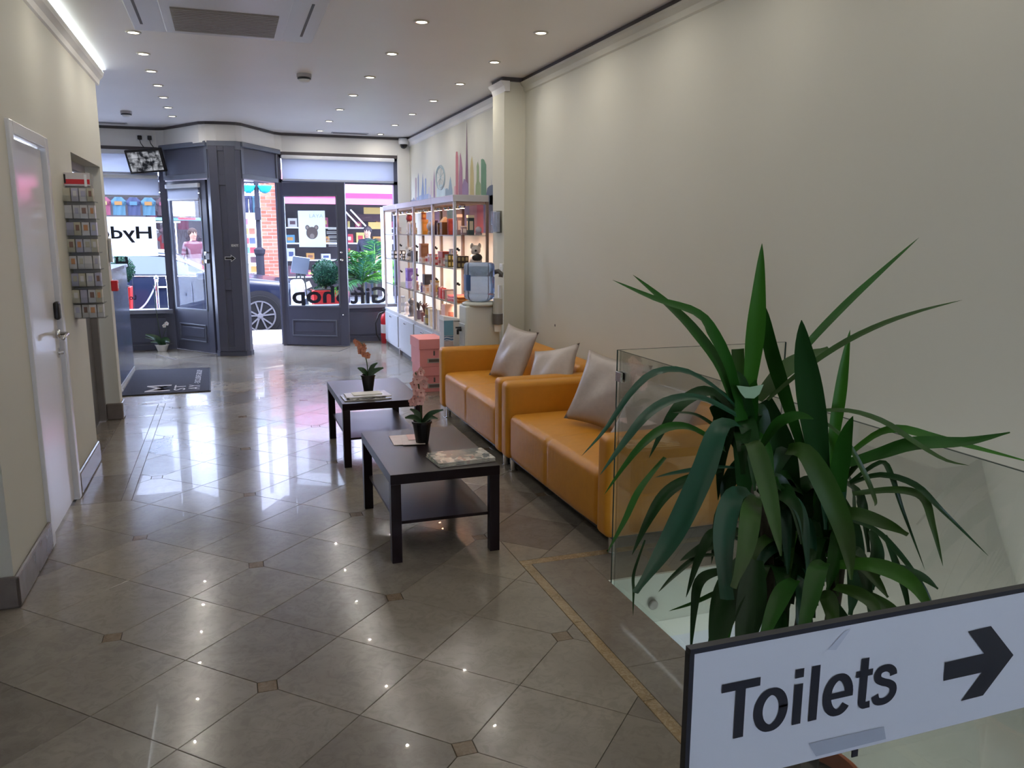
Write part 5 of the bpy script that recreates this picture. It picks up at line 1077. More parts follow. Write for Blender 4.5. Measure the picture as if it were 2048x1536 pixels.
MB().grid(lambda u, v: (cx + .1395 * math.cos(R(168 + 52 * u)), 7.0 + .1395 * math.sin(R(168 + 52 * u)), 1.095 + .14 * v), 8, 1).build('bottle_label', M('bottle_label', (.05, .10, .24), .3), wc)
hl = MB().tube([(cx + .13, 7.0, 1.25), (cx + .175, 6.985, 1.262), (cx + .20, 6.98, 1.24), (cx + .195, 6.98, 1.21)], .022, 8).build('bottle_handle', M('smoke_grey', (.11, .105, .10), .35), wc, smooth=True)
cu = thing('cup_dispenser', 'grey cup tube fixed to the front of the water cooler', 'cup dispenser', (2.245, 6.85, .72)); MB().cyl((2.245, 6.852, .895), (2.245, 6.852, 1.03), .042, n=20).build('tube', M('tube_grey', (.46, .46, .42), .3), cu); MB().cyl((2.245, 6.852, .80), (2.245, 6.852, .895), .047, n=20).build('holder', MATS['smoke_grey'], cu); MB().cyl((2.245, 6.852, .735), (2.245, 6.852, .80), .028, .035, n=18).build('cups', WHITE, cu); MB().box(2.23, 2.26, 6.892, 6.9, .82, .9).build('bracket', MATS['smoke_grey'], cu)
ls = thing('leaflet_stand', 'white stand with a blue printed side, left of the water cooler', 'stand', (1.90, 7.35, 0))
MB().box(1.86, 2.07, 7.28, 7.45, 0, .80).build('body', M('stand_white', (.60, .60, .60), .4), ls, bevel=.004); MB().prism([(1.86, .80), (2.07, .78), (2.07, .80), (1.86, .84)], 7.28, 7.45, 'y').build('top', WHITE, ls)
MB().box(1.862, 1.95, 7.277, 7.28, .66, .80).build('blue_print', M('print_blue', (.14, .30, .40), .4), ls); MB().box(1.862, 1.95, 7.2765, 7.2795, .61, .655).build('wave_print', M('print_wave', (.08, .17, .30), .4), ls)
for z in (.615, .64): MB().tube([(1.862 + .022 * k, 7.2755, z + .006 * math.sin(k * 1.4)) for k in range(5)], .003, 5).build('white_line', WHITE, ls)
MB().box(1.862, 1.95, 7.277, 7.28, .52, .61).build('pink_print', M('print_pink', (.52, .42, .42), .4), ls); MB().box(1.95, 1.956, 7.276, 7.28, .57, .66).build('white_edge', WHITE, ls)
DKP = M('label_dark', (.12, .09, .08), .4)
def pbox(label, x0, x1, y0, y1, z0, z1, group='pink boxes stacked on the floor'):
    t = thing('pink_box', label, 'box', ((x0 + x1) / 2, (y0 + y1) / 2, z0), group); lz = z1 - (z1 - z0) * .36
    MB().box(x0 + .003, x1 - .003, y0 + .003, y1 - .003, z0 + .0005, z1 - .02).build('carcass', PINK, t, bevel=.002); MB().box(x0 - .004, x1 + .004, y0 - .005, y1 + .004, lz, z1).build('lid', PINK, t, bevel=.003)
    xm = (x0 + x1) / 2 + .02; MB().box(xm - .07, xm + .07, y0 - .001, y0 + .003, z0 + .04, z0 + .085).build('label_holder', M('pewter', (.45, .41, .38), .4, .4), t); MB().box(xm - .056, xm + .056, y0 - .0018, y0 - .0008, z0 + .048, z0 + .077).build('label_card', DKP, t)
    MB().box(xm - .008, xm + .008, y0 - .004, y0 + .003, lz - .066, lz - .02).build('clasp', DKP, t); MB().tube([(xm, y0 - .001, lz - .025), (xm, y0 - .001, lz + .0)], .0015, 5).build('cord', DKP, t)
    return t
pbox('lower pink lidded box on the floor by the far sofa', 1.785, 2.03, 7.95, 8.33, .001, .262); pbox('upper pink lidded box on top of the other pink box', 1.775, 2.035, 7.94, 8.36, .2625, .545)
cl_ = thing('leaflet_holder', 'clear wall pocket with blue leaflets on the pier', 'holder', (2.39, 7.27, 1.60)); MB().box(2.345, 2.40, 7.20, 7.36, 1.60, 1.80).build('pocket', CLEAR, cl_); MB().box(2.36, 2.385, 7.215, 7.345, 1.61, 1.79).build('leaflets', M('leaflet_blue', (.52, .58, .72), .4, noise=.3, scale=20), cl_)
cl_ = thing('leaflet_holder', 'clear wall pocket with dark leaflets next to the shelf end', 'holder', (2.57, 7.76, 1.58)); MB().box(2.55, 2.598, 7.66, 7.86, 1.58, 1.82).build('pocket', CLEAR, cl_); MB().box(2.56, 2.59, 7.68, 7.84, 1.585, 1.76).build('leaflets', M('leaflet_navy', (.06, .06, .13), .4, noise=.3, scale=20), cl_)
sw = thing('light_switch', 'white light switch on the pier above the water cooler', 'switch', (2.395, 7.2, 1.23)); MB().rbox(2.388, 2.40, 7.155, 7.24, 1.235, 1.32, .005, 3).build('plate', WHITE, sw); MB().box(2.383, 2.389, 7.185, 7.21, 1.262, 1.292).build('rocker', WHITE, sw)
tr = thing('cable_trunking', 'white plastic trunking running down the pier beside the cooler', 'trunking', (2.39, 7.26, 0)); MB().box(2.378, 2.40, 7.215, 7.255, .15, 1.12).build('duct', WHITE, tr); MB().box(2.372, 2.40, 7.20, 7.27, .86, .90).build('joint', WHITE, tr)
for k, (y, z) in enumerate(((6.98, .72), (6.37, .83))): tag(MB().lathe([(.012, 0), (.010, -.002)], (XR, y, z), 10, d=(1, 0, 0)).build('wall_plug_hole', DARKGAP), ('small dark screw hole in the cream wall near the pier', 'small dark screw hole in the cream wall behind the far cushions')[k], 'hole')
# fire extinguisher by the window
fe = thing('fire_extinguisher', 'red fire extinguisher with a black hose below the right window', 'fire extinguisher', (2.15, 11.80, 0))
MB().lathe([(.07, 0), (.078, .01), (.078, .36), (.06, .42), (.025, .44), (.025, .47)], (2.15, 11.82, 0), 22).build('cylinder', RED, fe, smooth=True); MB().lathe([(.0785, .15), (.0785, .28)], (2.15, 11.82, 0), 22).build('label_print', WHITE, fe)
MB().box(2.095, 2.205, 11.81, 11.83, .47, .50).build('lever', BLACK, fe); MB().tube([(2.13, 11.80, .47), (2.04, 11.76, .44), (1.985, 11.75, .30), (1.995, 11.74, .14), (2.04, 11.73, .05)], .011, 8).build('hose', BLACK, fe, smooth=True)
# ================================================================ THE STREET OUTSIDE
_M = M
def M(name, col, rough=.5, metal=0., **k):
    k.setdefault('spec', .12); return _M(name, col, rough, metal, **k)
PAVE = M('pavement_stone', (.52, .53, .56), .7, noise=.08, scale=3); ROAD = M('asphalt', (.12, .12, .13), .85, noise=.2, scale=20)
RZ = -.17
pv = struct('pavement', MB().box(-9, 10, 12.35, 14.2, -.4, -.045).box(-9, 10, 18.0, 30, -.4, -.045), M('pavement_bed', (.3, .3, .31), .8))
for i in range(17):
    for j in range(3): MB().box(-4 + i * .6 + .003, -4 + i * .6 + .597, 12.36 + j * .58 + .003, 12.36 + j * .58 + .577, -.05, -.03 - .001 * ((i + j) % 2)).build('paving_slab', PAVE, pv)
for i in range(12): MB().box(-5 + i * .9 + .004, -5 + i * .9 + .896, 14.1, 14.25, -.3, -.028).build('kerb_stone', PAVE, pv)
struct('road', MB().box(-9, 10, 14.2, 18.0, -.4, RZ), ROAD)
BW = M('render_white', (.55, .56, .60), .7, noise=.05, scale=1)
struct('wall_opposite', MB().box(-9, .35, 21.6, 22.2, -.1, 6).box(.80, 1.12, 19.45, 22, -.1, 6).box(1.1, 9, 22.0, 22.4, -.1, 6).box(-9, .8, 19.5, 21.6, 2.75, 6).box(1.1, 9, 19.5, 22, 2.95, 6), BW)
# brick pier: each brick its own piece
bp_ = thing('brick_pier', 'red brick pier between the shops across the street', 'pier', (.94, 19.35, -.045)); bp_['kind'] = 'structure'
MB().box(.775, 1.10, 19.27, 19.45, -.045, 2.95).build('mortar', M('mortar', (.55, .50, .48), .9), bp_)
BR = [M('brick_%d' % i, c, .8, noise=.2, scale=30) for i, c in enumerate(((.25, .075, .05), (.20, .06, .04), (.28, .10, .065)))]
brm = {}
for k in range(38):
    z = -.04 + k * .0785; xs = [(.77, .985), (.995, 1.105)] if k % 2 else [(.77, .88), (.89, 1.105)]
    for x0, x1 in xs: MB().box(x0, x1, 19.258, 19.28, z, z + .068).build('brick', random.choice(BR), bp_)
# awning
aw = thing('shop_awning', 'pink canvas awning over the shop across the street', 'awning', (4.0, 18.6, 2.2))
AWM = M('awning_pink', (.24, .018, .05), .7, noise=.04); AWL = M('awning_pale', (.27, .065, .12), .7)
MB().prism([(18.3, 2.40), (19.5, 2.95), (19.5, 2.99), (18.3, 2.44)], 1.15, 6.5, 'x').build('canopy', AWL, aw); MB().box(1.15, 6.5, 18.28, 18.30, 2.20, 2.34).build('valance', AWL, aw); MB().box(1.15, 6.5, 18.27, 18.305, 2.34, 2.44).build('front_rail', AWM, aw)
for x in (1.2, 6.4): MB().tube([(x, 18.3, 2.40), (x, 19.4, 2.2)], .02, 6).build('arm', ALU, aw)
# shop interiors: back fittings with goods
INT = M('shop_interior', (.06, .05, .055), .7)
struct('wall_shop_back', MB().box(1.15, 9, 21.3, 21.35, -.05, 3).box(-9, .3, 21.3, 21.35, -.05, 2.75), INT)
sb = thing('shop_signboard', 'brown and gold signboard inside the shop across the street', 'sign', (3.4, 19.6, 1.95)); MB().box(2.5, 5.5, 19.6, 19.66, 1.86, 2.02).build('board', M('sign_brown', (.03, .016, .02), .5), sb); MB().box(3.1, 3.55, 19.58, 19.6, 2.03, 2.18).build('gold_panel', M('sign_gold', (.25, .18, .06), .5), sb); MB().box(3.2, 3.6, 19.58, 19.6, 1.68, 1.84).build('gold_panel', MATS['sign_gold'], sb)
for x in (2.62, 2.78): MB().tube([(x + .35, 19.55, 1.75), (x, 19.5, 2.12)], .018, 6).build('strut', WHITE, sb)
pst = struct('trim_19', MB().box(2.52, 2.70, 19.5, 19.6, -.05, 2.95).box(5.9, 6.1, 19.5, 19.6, -.05, 2.95), M('post_plum', (.03, .02, .035), .5))
rg = random.Random(11)
CLR = [tuple(v * .5 for v in c) for c in [(.55, .08, .10), (.62, .60, .62), (.10, .12, .25), (.14, .30, .42), (.60, .30, .10), (.30, .14, .10), (.70, .66, .60), (.16, .10, .12), (.45, .12, .20), (.65, .55, .20)]]
CN = ('red', 'white', 'navy', 'teal', 'orange', 'brown', 'cream', 'dark plum', 'crimson', 'yellow')
for r_, z in enumerate((.55, .95, 1.35, 1.72)):
    s = tag(MB().box(1.25, 5.8, 20.3, 20.6, z - .03, z).build('shop_shelf', M('shelf_grey', (.5, .5, .54), .5)), '%s long grey shelf in the shop across the street' % ('lowest', 'second', 'third', 'highest')[r_], 'shelf')
    for k in range(9):
        x = 1.32 + k * .42 + rg.random() * .1; w = rg.uniform(.14, .28); h = rg.uniform(.12, .27); c = rg.randrange(10)
        t = thing('boxed_goods', '%s box, %s from the left on the %s shelf across the street' % (CN[c], ORD[k], ('lowest', 'second', 'third', 'highest')[r_]), 'box', (x + w / 2, 20.42, z), 'goods in the shop across the street')
        MB().box(x, x + w, 20.33, 20.5, z + .001, z + h).build('carton', M('ext_%d' % c, CLR[c], .6), t); MB().box(x + w * .2, x + w * .8, 20.325, 20.33, z + h * .3, z + h * .7).build('print', M('ext_%d' % ((c + 1) % 10), CLR[(c + 1) % 10], .6), t)
# clothes rails in the left-hand shop
rl = thing('clothes_rail', 'steel clothes rail of shirts across the street on the left', 'rail', (-2.2, 19.3, 2.36)); MB().tube([(-5.4, 19.3, 2.42), (.3, 19.3, 2.42)], .018, 8).build('bar', CHROME, rl); 
for x in (-5.3, -2.6, .25): MB().tube([(x, 19.3, 2.42), (x, 19.3, -.045)], .016, 8).build('upright', CHROME, rl)
rl2 = thing('clothes_rail', 'lower steel clothes rail with folded garments, across the street', 'rail', (-2.4, 19.0, 1.75)); MB().tube([(-5.2, 19.0, 1.80), (-.9, 19.0, 1.80)], .018, 8).build('bar', CHROME, rl2)
for x in (-5.1, -1.0): MB().tube([(x, 19.0, 1.80), (x, 19.0, -.045)], .016, 8).build('upright', CHROME, rl2)
def shirt(x, y, z, c, label, w=.40, h=.58, tr=False):
    t = thing('hanging_trousers' if tr else 'hanging_shirt', label, 'trousers' if tr else 'shirt', (x, y, z - h), 'garments hung across the street')
    m = M('cloth_%d' % c, tuple(v * .3 for v in CLR[c]), .8)
    if tr:
        for s in (-1, 1):
            MB().grid(lambda u, v: (x + s * w * .25 + (u - .5) * w * (.46 - .12 * v), y - .03 * math.sin(PI * u) + .012 * math.sin(v * 9 + s), z - h * v), 6, 8).build('leg', m, t, smooth=True, solid=.012)
        MB().box(x - w * .48, x + w * .48, y - .02, y + .015, z - .05, z + .005).build('waistband', m, t)
    else:
        def fn(u, v):
            a = u * 2 - 1; hw = w / 2 * (.40 + v * 2.4 if v < .25 else 1.0 if v < .42 else .68); return (x + a * hw, y - .05 * (1 - a * a) + .012 * math.sin(a * 7 + v * 4), z - h * v - .05 * abs(a) * (v < .3))
        MB().grid(fn, 12, 12).build('body', m, t, smooth=True); MB().box(x - w * .2, x + w * .2, y - .068, y - .064, z - h * .5, z - h * .32).build('chest_print', M('cloth_%d' % ((c + 1) % 10), tuple(v * .3 for v in CLR[(c + 1) % 10]), .8), t)
    MB().tube([(x - w * .36, y, z - .02), (x, y, z + .03), (x + w * .36, y, z - .02)], .006, 5).tube([(x, y, z + .03), (x, y, z + .07)], .004, 5).build('hanger', BLACK, t)
OR2 = ORD + ('eleventh', 'twelfth', 'thirteenth', 'fourteenth')
for k in range(14):
    c = (0, 7, 0, 1, 8, 0, 2, 6, 0, 8, 3, 2, 3, 7)[k]; shirt(-5.0 + k * .29, 19.3, 2.36, c, '%s shirt, %s from the left on the upper rail across the street' % (CN[c], OR2[k]), .36, .42)
for k in range(12):
    c = (1, 8, 1, 6, 0, 2, 7, 1, 8, 6, 1, 7)[k]; shirt(-4.8 + k * .33, 19.0, 1.76, c, '%s top, %s from the left on the lower rail across the street' % (CN[c], OR2[k]), .36, .40)
for k in range(9):
    c = (7, 0, 2, 8, 7, 3, 1, 0, 2)[k]; shirt(-1.5 + k * .2, 20.2, 2.1 - .5 * (k % 3), c, '%s garment, %s from the left at the back of the left shop' % (CN[c], OR2[k]), .34, .45)
tr_ = thing('clothes_rail', 'short rail of trousers beside the lamp post across the street', 'rail', (.5, 18.95, 2.36)); MB().tube([(.22, 18.97, 2.44), (.76, 18.97, 2.44)], .014, 6).tube([(.22, 18.97, 2.44), (.22, 18.97, -.045)], .014, 6).build('bar', CHROME, tr_)
for k in range(3): shirt(.36 + k * .15, 18.95, 2.37, (3, 2, 3)[k], '%s trousers hanging by the lamp post, %s from the left' % (('teal', 'navy', 'pale teal')[k], ORD[k]), .17, .42, True)
bd = thing('notice_board', 'white notice board on the shop front across the street', 'board', (-.85, 19.2, 1.95)); MB().box(-1.12, -.62, 19.18, 19.2, 1.95, 2.22).build('sheet', WHITE, bd); MB().box(-1.14, -.60, 19.2, 19.23, 1.93, 2.24).build('frame', ALU, bd)
fb = thing('fascia_banner', 'long banner with teal and red ends across the street', 'banner', (-1.2, 19.29, 1.85)); MB().box(-2.6, .25, 19.27, 19.3, 1.84, 1.90).build('band', M('ext_3', (0, 0, 0)), fb); MB().box(-.95, -.6, 19.26, 19.27, 1.86, 1.9).build('red_end', RED, fb)
# postcard stands
def stand(label, x, y, n):
    t = thing('postcard_stand', label, 'stand', (x, y, -.045)); MB().box(x - .15, x + .15, y, y + .05, .0, 2.0).build('back', WHITE, t); MB().box(x - .17, x + .17, y - .1, y + .1, -.045, .02).build('base', ALU, t)
    for k in range(n):
        z = .35 + k * 1.6 / n; MB().box(x - .15, x + .15, y - .09, y, z - .012, z).build('ledge', WHITE, t)
        for q in range(2): c = rg.randrange(10); MB().box(x - .13 + q * .135, x - .01 + q * .135, y - .05, y - .03, z + .001, z + .13).build('postcards', M('ext_%d' % c, CLR[c], .6), t)
stand('white postcard stand beside the lamp post across the street', .47, 18.5, 8); stand('white postcard stand behind the car across the street', -.28, 18.5, 8)
# lamp post with hanging baskets
lp = thing('lamp_post', 'black iron lamp post across the street', 'lamp post', (.66, 18.25, -.045)); IRON = M('black_iron', (.008, .008, .013), .6)
MB().lathe([(.11, 0), (.11, .25), (.085, .30), (.085, 1.15), (.11, 1.2), (.12, 1.28), (.05, 1.33), (.042, 4.2)], (.66, 18.25, -.045), 16).build('column', IRON, lp); MB().box(.60, .72, 18.12, 18.2, 1.85, 2.1).build('junction_box', IRON, lp); MB().tube([(.40, 18.25, 2.62), (.92, 18.25, 2.62)], .015, 6).build('cross_arm', IRON, lp)
TEAL = M('basket_teal', (.012, .17, .21), .6, noise=.3, scale=20)
for k, x in enumerate((.50, .83)):
    t = thing('hanging_basket', 'teal hanging basket on the %s of the lamp post' % ('left', 'right')[k], 'basket', (x, 18.25, 2.40)); MB().lathe([(.03, 0), (.10, .04), (.145, .13), (.15, .16)], (x, 18.25, 2.40), 14).build('bowl', TEAL, t, smooth=True)
    for a in range(3): MB().tube([(x + .14 * math.cos(a * 2.1), 18.25 + .14 * math.sin(a * 2.1), 2.56), (x, 18.25, 2.63)], .004, 4).build('chain', IRON, t)
tag(MB().rbox(.73, .93, 18.1, 18.3, -.045, .52, .06, fn=lambda p, q: p + Vector((.02 * math.sin(p.z * 20), 0, 0))).build('refuse_bag', M('bag_blue', (.02, .14, .33), .4, noise=.2), smooth=True), 'blue plastic bag at the foot of the lamp post', 'bag')
bx_ = thing('crate_stand', 'low dark stand with bottles beside the lamp post', 'stand', (.38, 18.0, -.045)); MB().box(.2, .56, 17.95, 18.2, .2, .55).build('stand', M('stand_plum', (.12, .10, .12), .6), bx_)
for k in range(4): tag(MB().lathe([(.025, 0), (.028, .1), (.012, .15), (.012, .19)], (.24 + k * .09, 18.05, .551), 10).build('bottle', M('ext_7', (0, 0, 0))), 'small dark bottle, %s from the left on the stand by the lamp post' % ORD[k], 'bottle', 'bottles by the lamp post')
# people across the street
def person(label, x, y, h, top, legs, hair, turn=0., stripes=None):
    k = h / 1.75
    J = {'pel': (0, 0, .95), 'bel': (0, 0, 1.10), 'che': (0, 0, 1.30), 'nec': (0, .01, 1.47), 'nk2': (0, 0, 1.53), 'hea': (0, -.02, 1.62), 'top': (0, -.01, 1.72),
         'sL': (-.18, 0, 1.42), 'eL': (-.23, .02, 1.15), 'wL': (-.22, -.08, .92), 'hL': (-.215, -.10, .83), 'sR': (.18, 0, 1.42), 'eR': (.23, .02, 1.15), 'wR': (.20, -.14, .98), 'hR': (.18, -.19, .92),
         'pL': (-.095, 0, .90), 'kL': (-.10, -.02, .50), 'aL': (-.10, .02, .09), 'tL': (-.105, -.12, .035), 'pR': (.095, 0, .90), 'kR': (.10, -.04, .50), 'aR': (.11, 0, .09), 'tR': (.115, -.14, .035)}
    RD = dict(pel=.145, bel=.13, che=.155, nec=.06, nk2=.055, hea=.095, top=.075, sL=.065, eL=.045, wL=.032, hL=.035, sR=.065, eR=.045, wR=.032, hR=.035, pL=.095, kL=.062, aL=.045, tL=.04, pR=.095, kR=.062, aR=.045, tR=.04)
    E = 'pel-bel bel-che che-nec nec-nk2 nk2-hea hea-top che-sL sL-eL eL-wL wL-hL che-sR sR-eR eR-wR wR-hR pel-pL pL-kL kL-aL aL-tL pel-pR pR-kR kR-aR aR-tR'.split()
    nm = list(J); me = bpy.data.meshes.new('skeleton'); me.from_pydata([Vector(J[n]) * k for n in nm], [tuple(nm.index(q) for q in e.split('-')) for e in E], [])
    o = bpy.data.objects.new('skeleton', me); COL.objects.link(o); sk = o.modifiers.new('skin', 'SKIN'); o.modifiers.new('sub', 'SUBSURF').levels = 1
    for i, n in enumerate(nm):
        v = me.skin_vertices[0].data[i]; v.radius = (RD[n] * k,) * 2; v.use_root = (n == 'pel')
    dg = bpy.context.evaluated_depsgraph_get(); dm = bpy.data.meshes.new_from_object(o.evaluated_get(dg)); bpy.data.objects.remove(o)
    t = thing('person', label, 'person', (x, y, -.045)); ob = bpy.data.objects.new('body', dm); COL.objects.link(ob); ob.parent = t; dm.materials.clear()
    for m in (M('skin', (.20, .11, .08), .5), top, legs, BLACK, stripes or top): dm.materials.append(m)
    for p in dm.polygons:
        z = p.center.z / k; xx = abs(p.center.x) / k; p.use_smooth = True
        p.material_index = 3 if z < .08 else 2 if z < .96 and xx < .17 else 0 if z > 1.49 or (xx > .17 and z < 1.12) else (4 if int(z * 22) % 2 else 1)
    OFF[ob.name] = Vector((x, y, -.045)); c = Vector((x, y, -.045))
    MB().ball(c + Vector((0, .015, 1.665)) * k, (.095 * k, .105 * k, .095 * k), 14, 9).build('hair', hair, t, smooth=True)
    f = MB().ball(c + Vector((0, -.112, 1.60)) * k, (.014 * k, .02 * k, .02 * k), 8, 6)
    f.build('nose', MATS['skin'], t, smooth=True)
    e = MB()
    for s in (-1, 1): e.ball(c + Vector((s * .033, -.10, 1.635)) * k, (.012 * k, .008 * k, .008 * k), 8, 6)
    e.build('eyes', BLACK, t); MB().ball(c + Vector((0, -.10, 1.555)) * k, (.022 * k, .008 * k, .006 * k), 8, 5).build('mouth', M('lip', (.4, .12, .1), .5), t)
    t.rotation_euler = (0, 0, turn)
person('person in a red striped top and pale trousers standing beyond the car', -.64, 18.15, 1.72, M('top_red', (.045, .012, .02), .8), M('trouser_pale', (.12, .13, .17), .8), M('hair_brown', (.02, .01, .008), .6), .5, M('top_stripe', (.075, .05, .06), .8))
person('person with dark hair and a dark top under the pink awning', 3.0, 18.5, 1.78, M('top_dark', (.012, .012, .02), .8), M('trouser_dark', (.012, .015, .024), .8), M('hair_dark', (.012, .009, .012), .5), -.4)

# ---------------------------------------------------------------- the parked car
car = thing('car', 'dark blue estate car parked at the kerb outside', 'car', (-.9, 15.45, RZ))
CARP = M('car_paint', (.006, .008, .018), .2, 0., noise=.1, coat=.2); CARW = M('car_window', (.012, .02, .024), .05, spec=.5); TYRE = M('tyre', (.006, .006, .007), .8); TRIM = M('car_trim', (.009, .009, .011), .6); RIM = M('alloy', (.085, .085, .095), .4, .3)
CY, ZB = 15.47, RZ
ST = [(1.36, .56, .50, .60, .60, .55), (1.30, .74, .44, .76, .76, .68), (1.12, .86, .38, .86, .88, .80), (.80, .90, .30, .92, .94, .82), (.35, .92, .24, .98, 1.00, .80), (-.12, .92, .22, 1.02, 1.045, .76), (-.32, .92, .22, 1.035, 1.09, .74), (-.62, .92, .22, 1.045, 1.28, .68), (-.98, .92, .22, 1.05, 1.435, .63), (-1.5, .92, .22, 1.055, 1.475, .62), (-2.1, .92, .22, 1.065, 1.465, .61), (-2.6, .91, .24, 1.08, 1.39, .60), (-2.95, .88, .32, 1.07, 1.20, .60), (-3.12, .80, .42, .95, 1.0, .58), (-3.18, .66, .50, .80, .82, .55)]
def sect(s):
    x, hw, zb, zt, zr, hr = s; zb += ZB; zt += ZB; zr += ZB
    half = [(hw * .90, zb), (hw * .985, zb + (zt - zb) * .16), (hw, zb + (zt - zb) * .5), (hw * .99, zb + (zt - zb) * .8), (hw * .955, zt), (hr + (hw * .955 - hr) * .12, zr - (zr - zt) * .10), (hr * .9, zr - .004), (hr * .5, zr + .02), (0, zr + .028)]
    return [Vector((x, CY - y, z)) for y, z in half] + [Vector((x, CY + y, z)) for y, z in half[-2::-1]]
mb = MB(); SC = [sect(s) for s in ST]; n_ = len(SC[0])
for s in SC: mb.v += s
for i in range(len(SC) - 1):
    for k in range(n_ - 1): a = i * n_ + k; mb.f.append((a, a + n_, a + n_ + 1, a + 1)); mb.m.append(0)
mb.f.append(tuple(range(n_))); mb.f.append(tuple((len(SC) - 1) * n_ + k for k in range(n_ - 1, -1, -1))); mb.m += [0, 0]
mb.build('body', CARP, car, smooth=True)
def pane(nm, ids, lo, hi, near=True):
    m = MB(); out = []
    for i in ids:
        s = SC[i]; a, b = (s[4], s[5]) if near else (s[n_ - 5], s[n_ - 6]); o = Vector((0, -.006 if near else .006, .002)); out.append((a.lerp(b, lo) + o, a.lerp(b, hi) + o))
    for i in range(len(out) - 1): m.poly([out[i][0], out[i + 1][0], out[i + 1][1], out[i][1]])
    m.build(nm, CARW, car)
pane('side_window', [7, 8, 9], .08, .88); pane('side_window', [9, 10, 11], .08, .88); pane('side_window', [7, 8, 9, 10, 11], .08, .88, False)
m = MB(); i0, i1 = SC[6], SC[8]
m.poly([i0[6].lerp(i1[6], .1) + Vector((.01, 0, .012)), i0[8].lerp(i1[8], .1) + Vector((.01, 0, .014)), i1[8].lerp(i0[8], .06) + Vector((.01, 0, .014)), i1[6].lerp(i0[6], .06) + Vector((.01, 0, .012))]).poly([i0[10].lerp(i1[10], .1) + Vector((.01, 0, .012)), i0[8].lerp(i1[8], .1) + Vector((.01, 0, .014)), i1[8].lerp(i0[8], .06) + Vector((.01, 0, .014)), i1[10].lerp(i0[10], .06) + Vector((.01, 0, .012))]); m.build('windscreen', CARW, car)
MB().tube([SC[i][5].lerp(SC[i][4], .03) + Vector((0, -.012, .0)) for i in (6, 7, 8, 9, 10, 11, 12)], .012, 6).build('window_trim', CHROME, car); MB().tube([SC[i][4] + Vector((0, -.008, 0)) for i in (6, 7, 8, 9, 10, 11)], .008, 6).build('belt_trim', CHROME, car); MB().tube([SC[i][6] + Vector((0, -.02, .03)) for i in (8, 9, 10, 11)], .016, 6).build('roof_rail', ALU, car)
MB().rbox(-.50, -.28, CY - 1.06, CY - .90, ZB + .98, ZB + 1.12, .05).build('mirror', CARP, car, smooth=True)
for x in (-1.05, -2.0): MB().rbox(x - .1, x + .1, CY - .945, CY - .915, ZB + .86, ZB + .89, .012, 3).build('door_handle', CHROME, car, smooth=True)
for x in (-.42, -1.48, -2.35): MB().box(x, x + .006, CY - .925, CY - .915, ZB + .40, ZB + 1.03).build('shut_line', BLACK, car)
MB().rbox(1.0, 1.28, CY - .86, CY - .6, ZB + .62, ZB + .74, .04).build('headlight', M('headlight', (.7, .72, .75), .1, spec=.8), car, smooth=True); MB().box(1.28, 1.345, CY - .5, CY + .5, ZB + .50, ZB + .64).build('grille', TRIM, car)
MB().box(-2.0, .1, CY - .93, CY - .80, ZB + .20, ZB + .30).build('sill_trim', TRIM, car)
for x in (.48, -2.33):
    for s in (-1, 1):
        y = CY + s * .925; m = MB().lathe([(.43, 0), (.43, .01), (.36, .012)], (x, y - s * .014, ZB + .36), 28, d=(0, s, 0)); m.build('wheel_arch', TRIM, car)
        w = MB().lathe([(.26, .0), (.345, .0), (.355, -.03), (.355, -.19), (.30, -.21)], (x, y + s * .018, ZB + .355), 30, d=(0, s, 0)).build('wheel', TYRE, car, smooth=False)
        m = MB().lathe([(.262, .004), (.262, .016), (.238, .012), (.235, -.02)], (x, y + s * .012, ZB + .355), 28, d=(0, s, 0))
        for k in range(5):
            for q in (-.14, .14):
                a = k * 2 * PI / 5 + .35 + q; a2 = k * 2 * PI / 5 + .35 + q * 1.7
                p0 = Vector((x + math.cos(a) * .05, y + s * .018, ZB + .355 + math.sin(a) * .05)); p1 = Vector((x + math.cos(a2) * .245, y + s * .022, ZB + .355 + math.sin(a2) * .245)); dd = (p1 - p0); L = dd.length; dd.normalize(); nn = Vector((-dd.z, 0, dd.x))
                m.obox((p0 + p1) / 2, dd * L / 2, nn * .013, Vector((0, .008, 0)))
        m.lathe([(.05, 0), (.05, .016), (.03, .022)], (x, y + s * .012, ZB + .355), 14, d=(0, s, 0)); m.build('rim', RIM, w)
        MB().lathe([(.0, -.005), (.235, -.005)], (x, y + s * .008, ZB + .355), 22, d=(0, s, 0)).build('brake_disc', M('disc_grey', (.06, .06, .07), .5, .3), w)

# ---------------------------------------------------------------- planters, palm, posts by the shop window
RP = M('planter_red', (.36, .025, .022), .35)
BOXW = [M('box_leaf_%d' % i, c, .6, noise=.4, scale=20) for i, c in enumerate(((.008, .045, .022), (.014, .065, .026), (.006, .03, .018)))]
def planter(label, x0, x1, y0, y1, h):
    t = thing('planter', label, 'planter', ((x0 + x1) / 2, (y0 + y1) / 2, -.03)); e = .04
    MB().prism([(x0 + e, y0 + e), (x1 - e, y0 + e), (x1 - e, y1 - e), (x0 + e, y1 - e)], -.03, 0).build('foot', BLACK, t); m = MB(); b = 0
    m.v = [Vector(p) for p in ((x0 + e, y0 + e, 0), (x1 - e, y0 + e, 0), (x1 - e, y1 - e, 0), (x0 + e, y1 - e, 0), (x0, y0, h), (x1, y0, h), (x1, y1, h), (x0, y1, h))]; m.f = [(0, 3, 2, 1), (4, 5, 6, 7), (0, 1, 5, 4), (1, 2, 6, 5), (2, 3, 7, 6), (3, 0, 4, 7)]; m.m = [0] * 6
    m.build('pot', RP, t, bevel=.008); MB().box(x0 + .03, x1 - .03, y0 + .03, y1 - .03, h, h + .012).build('soil', MATS['soil'], t); return t
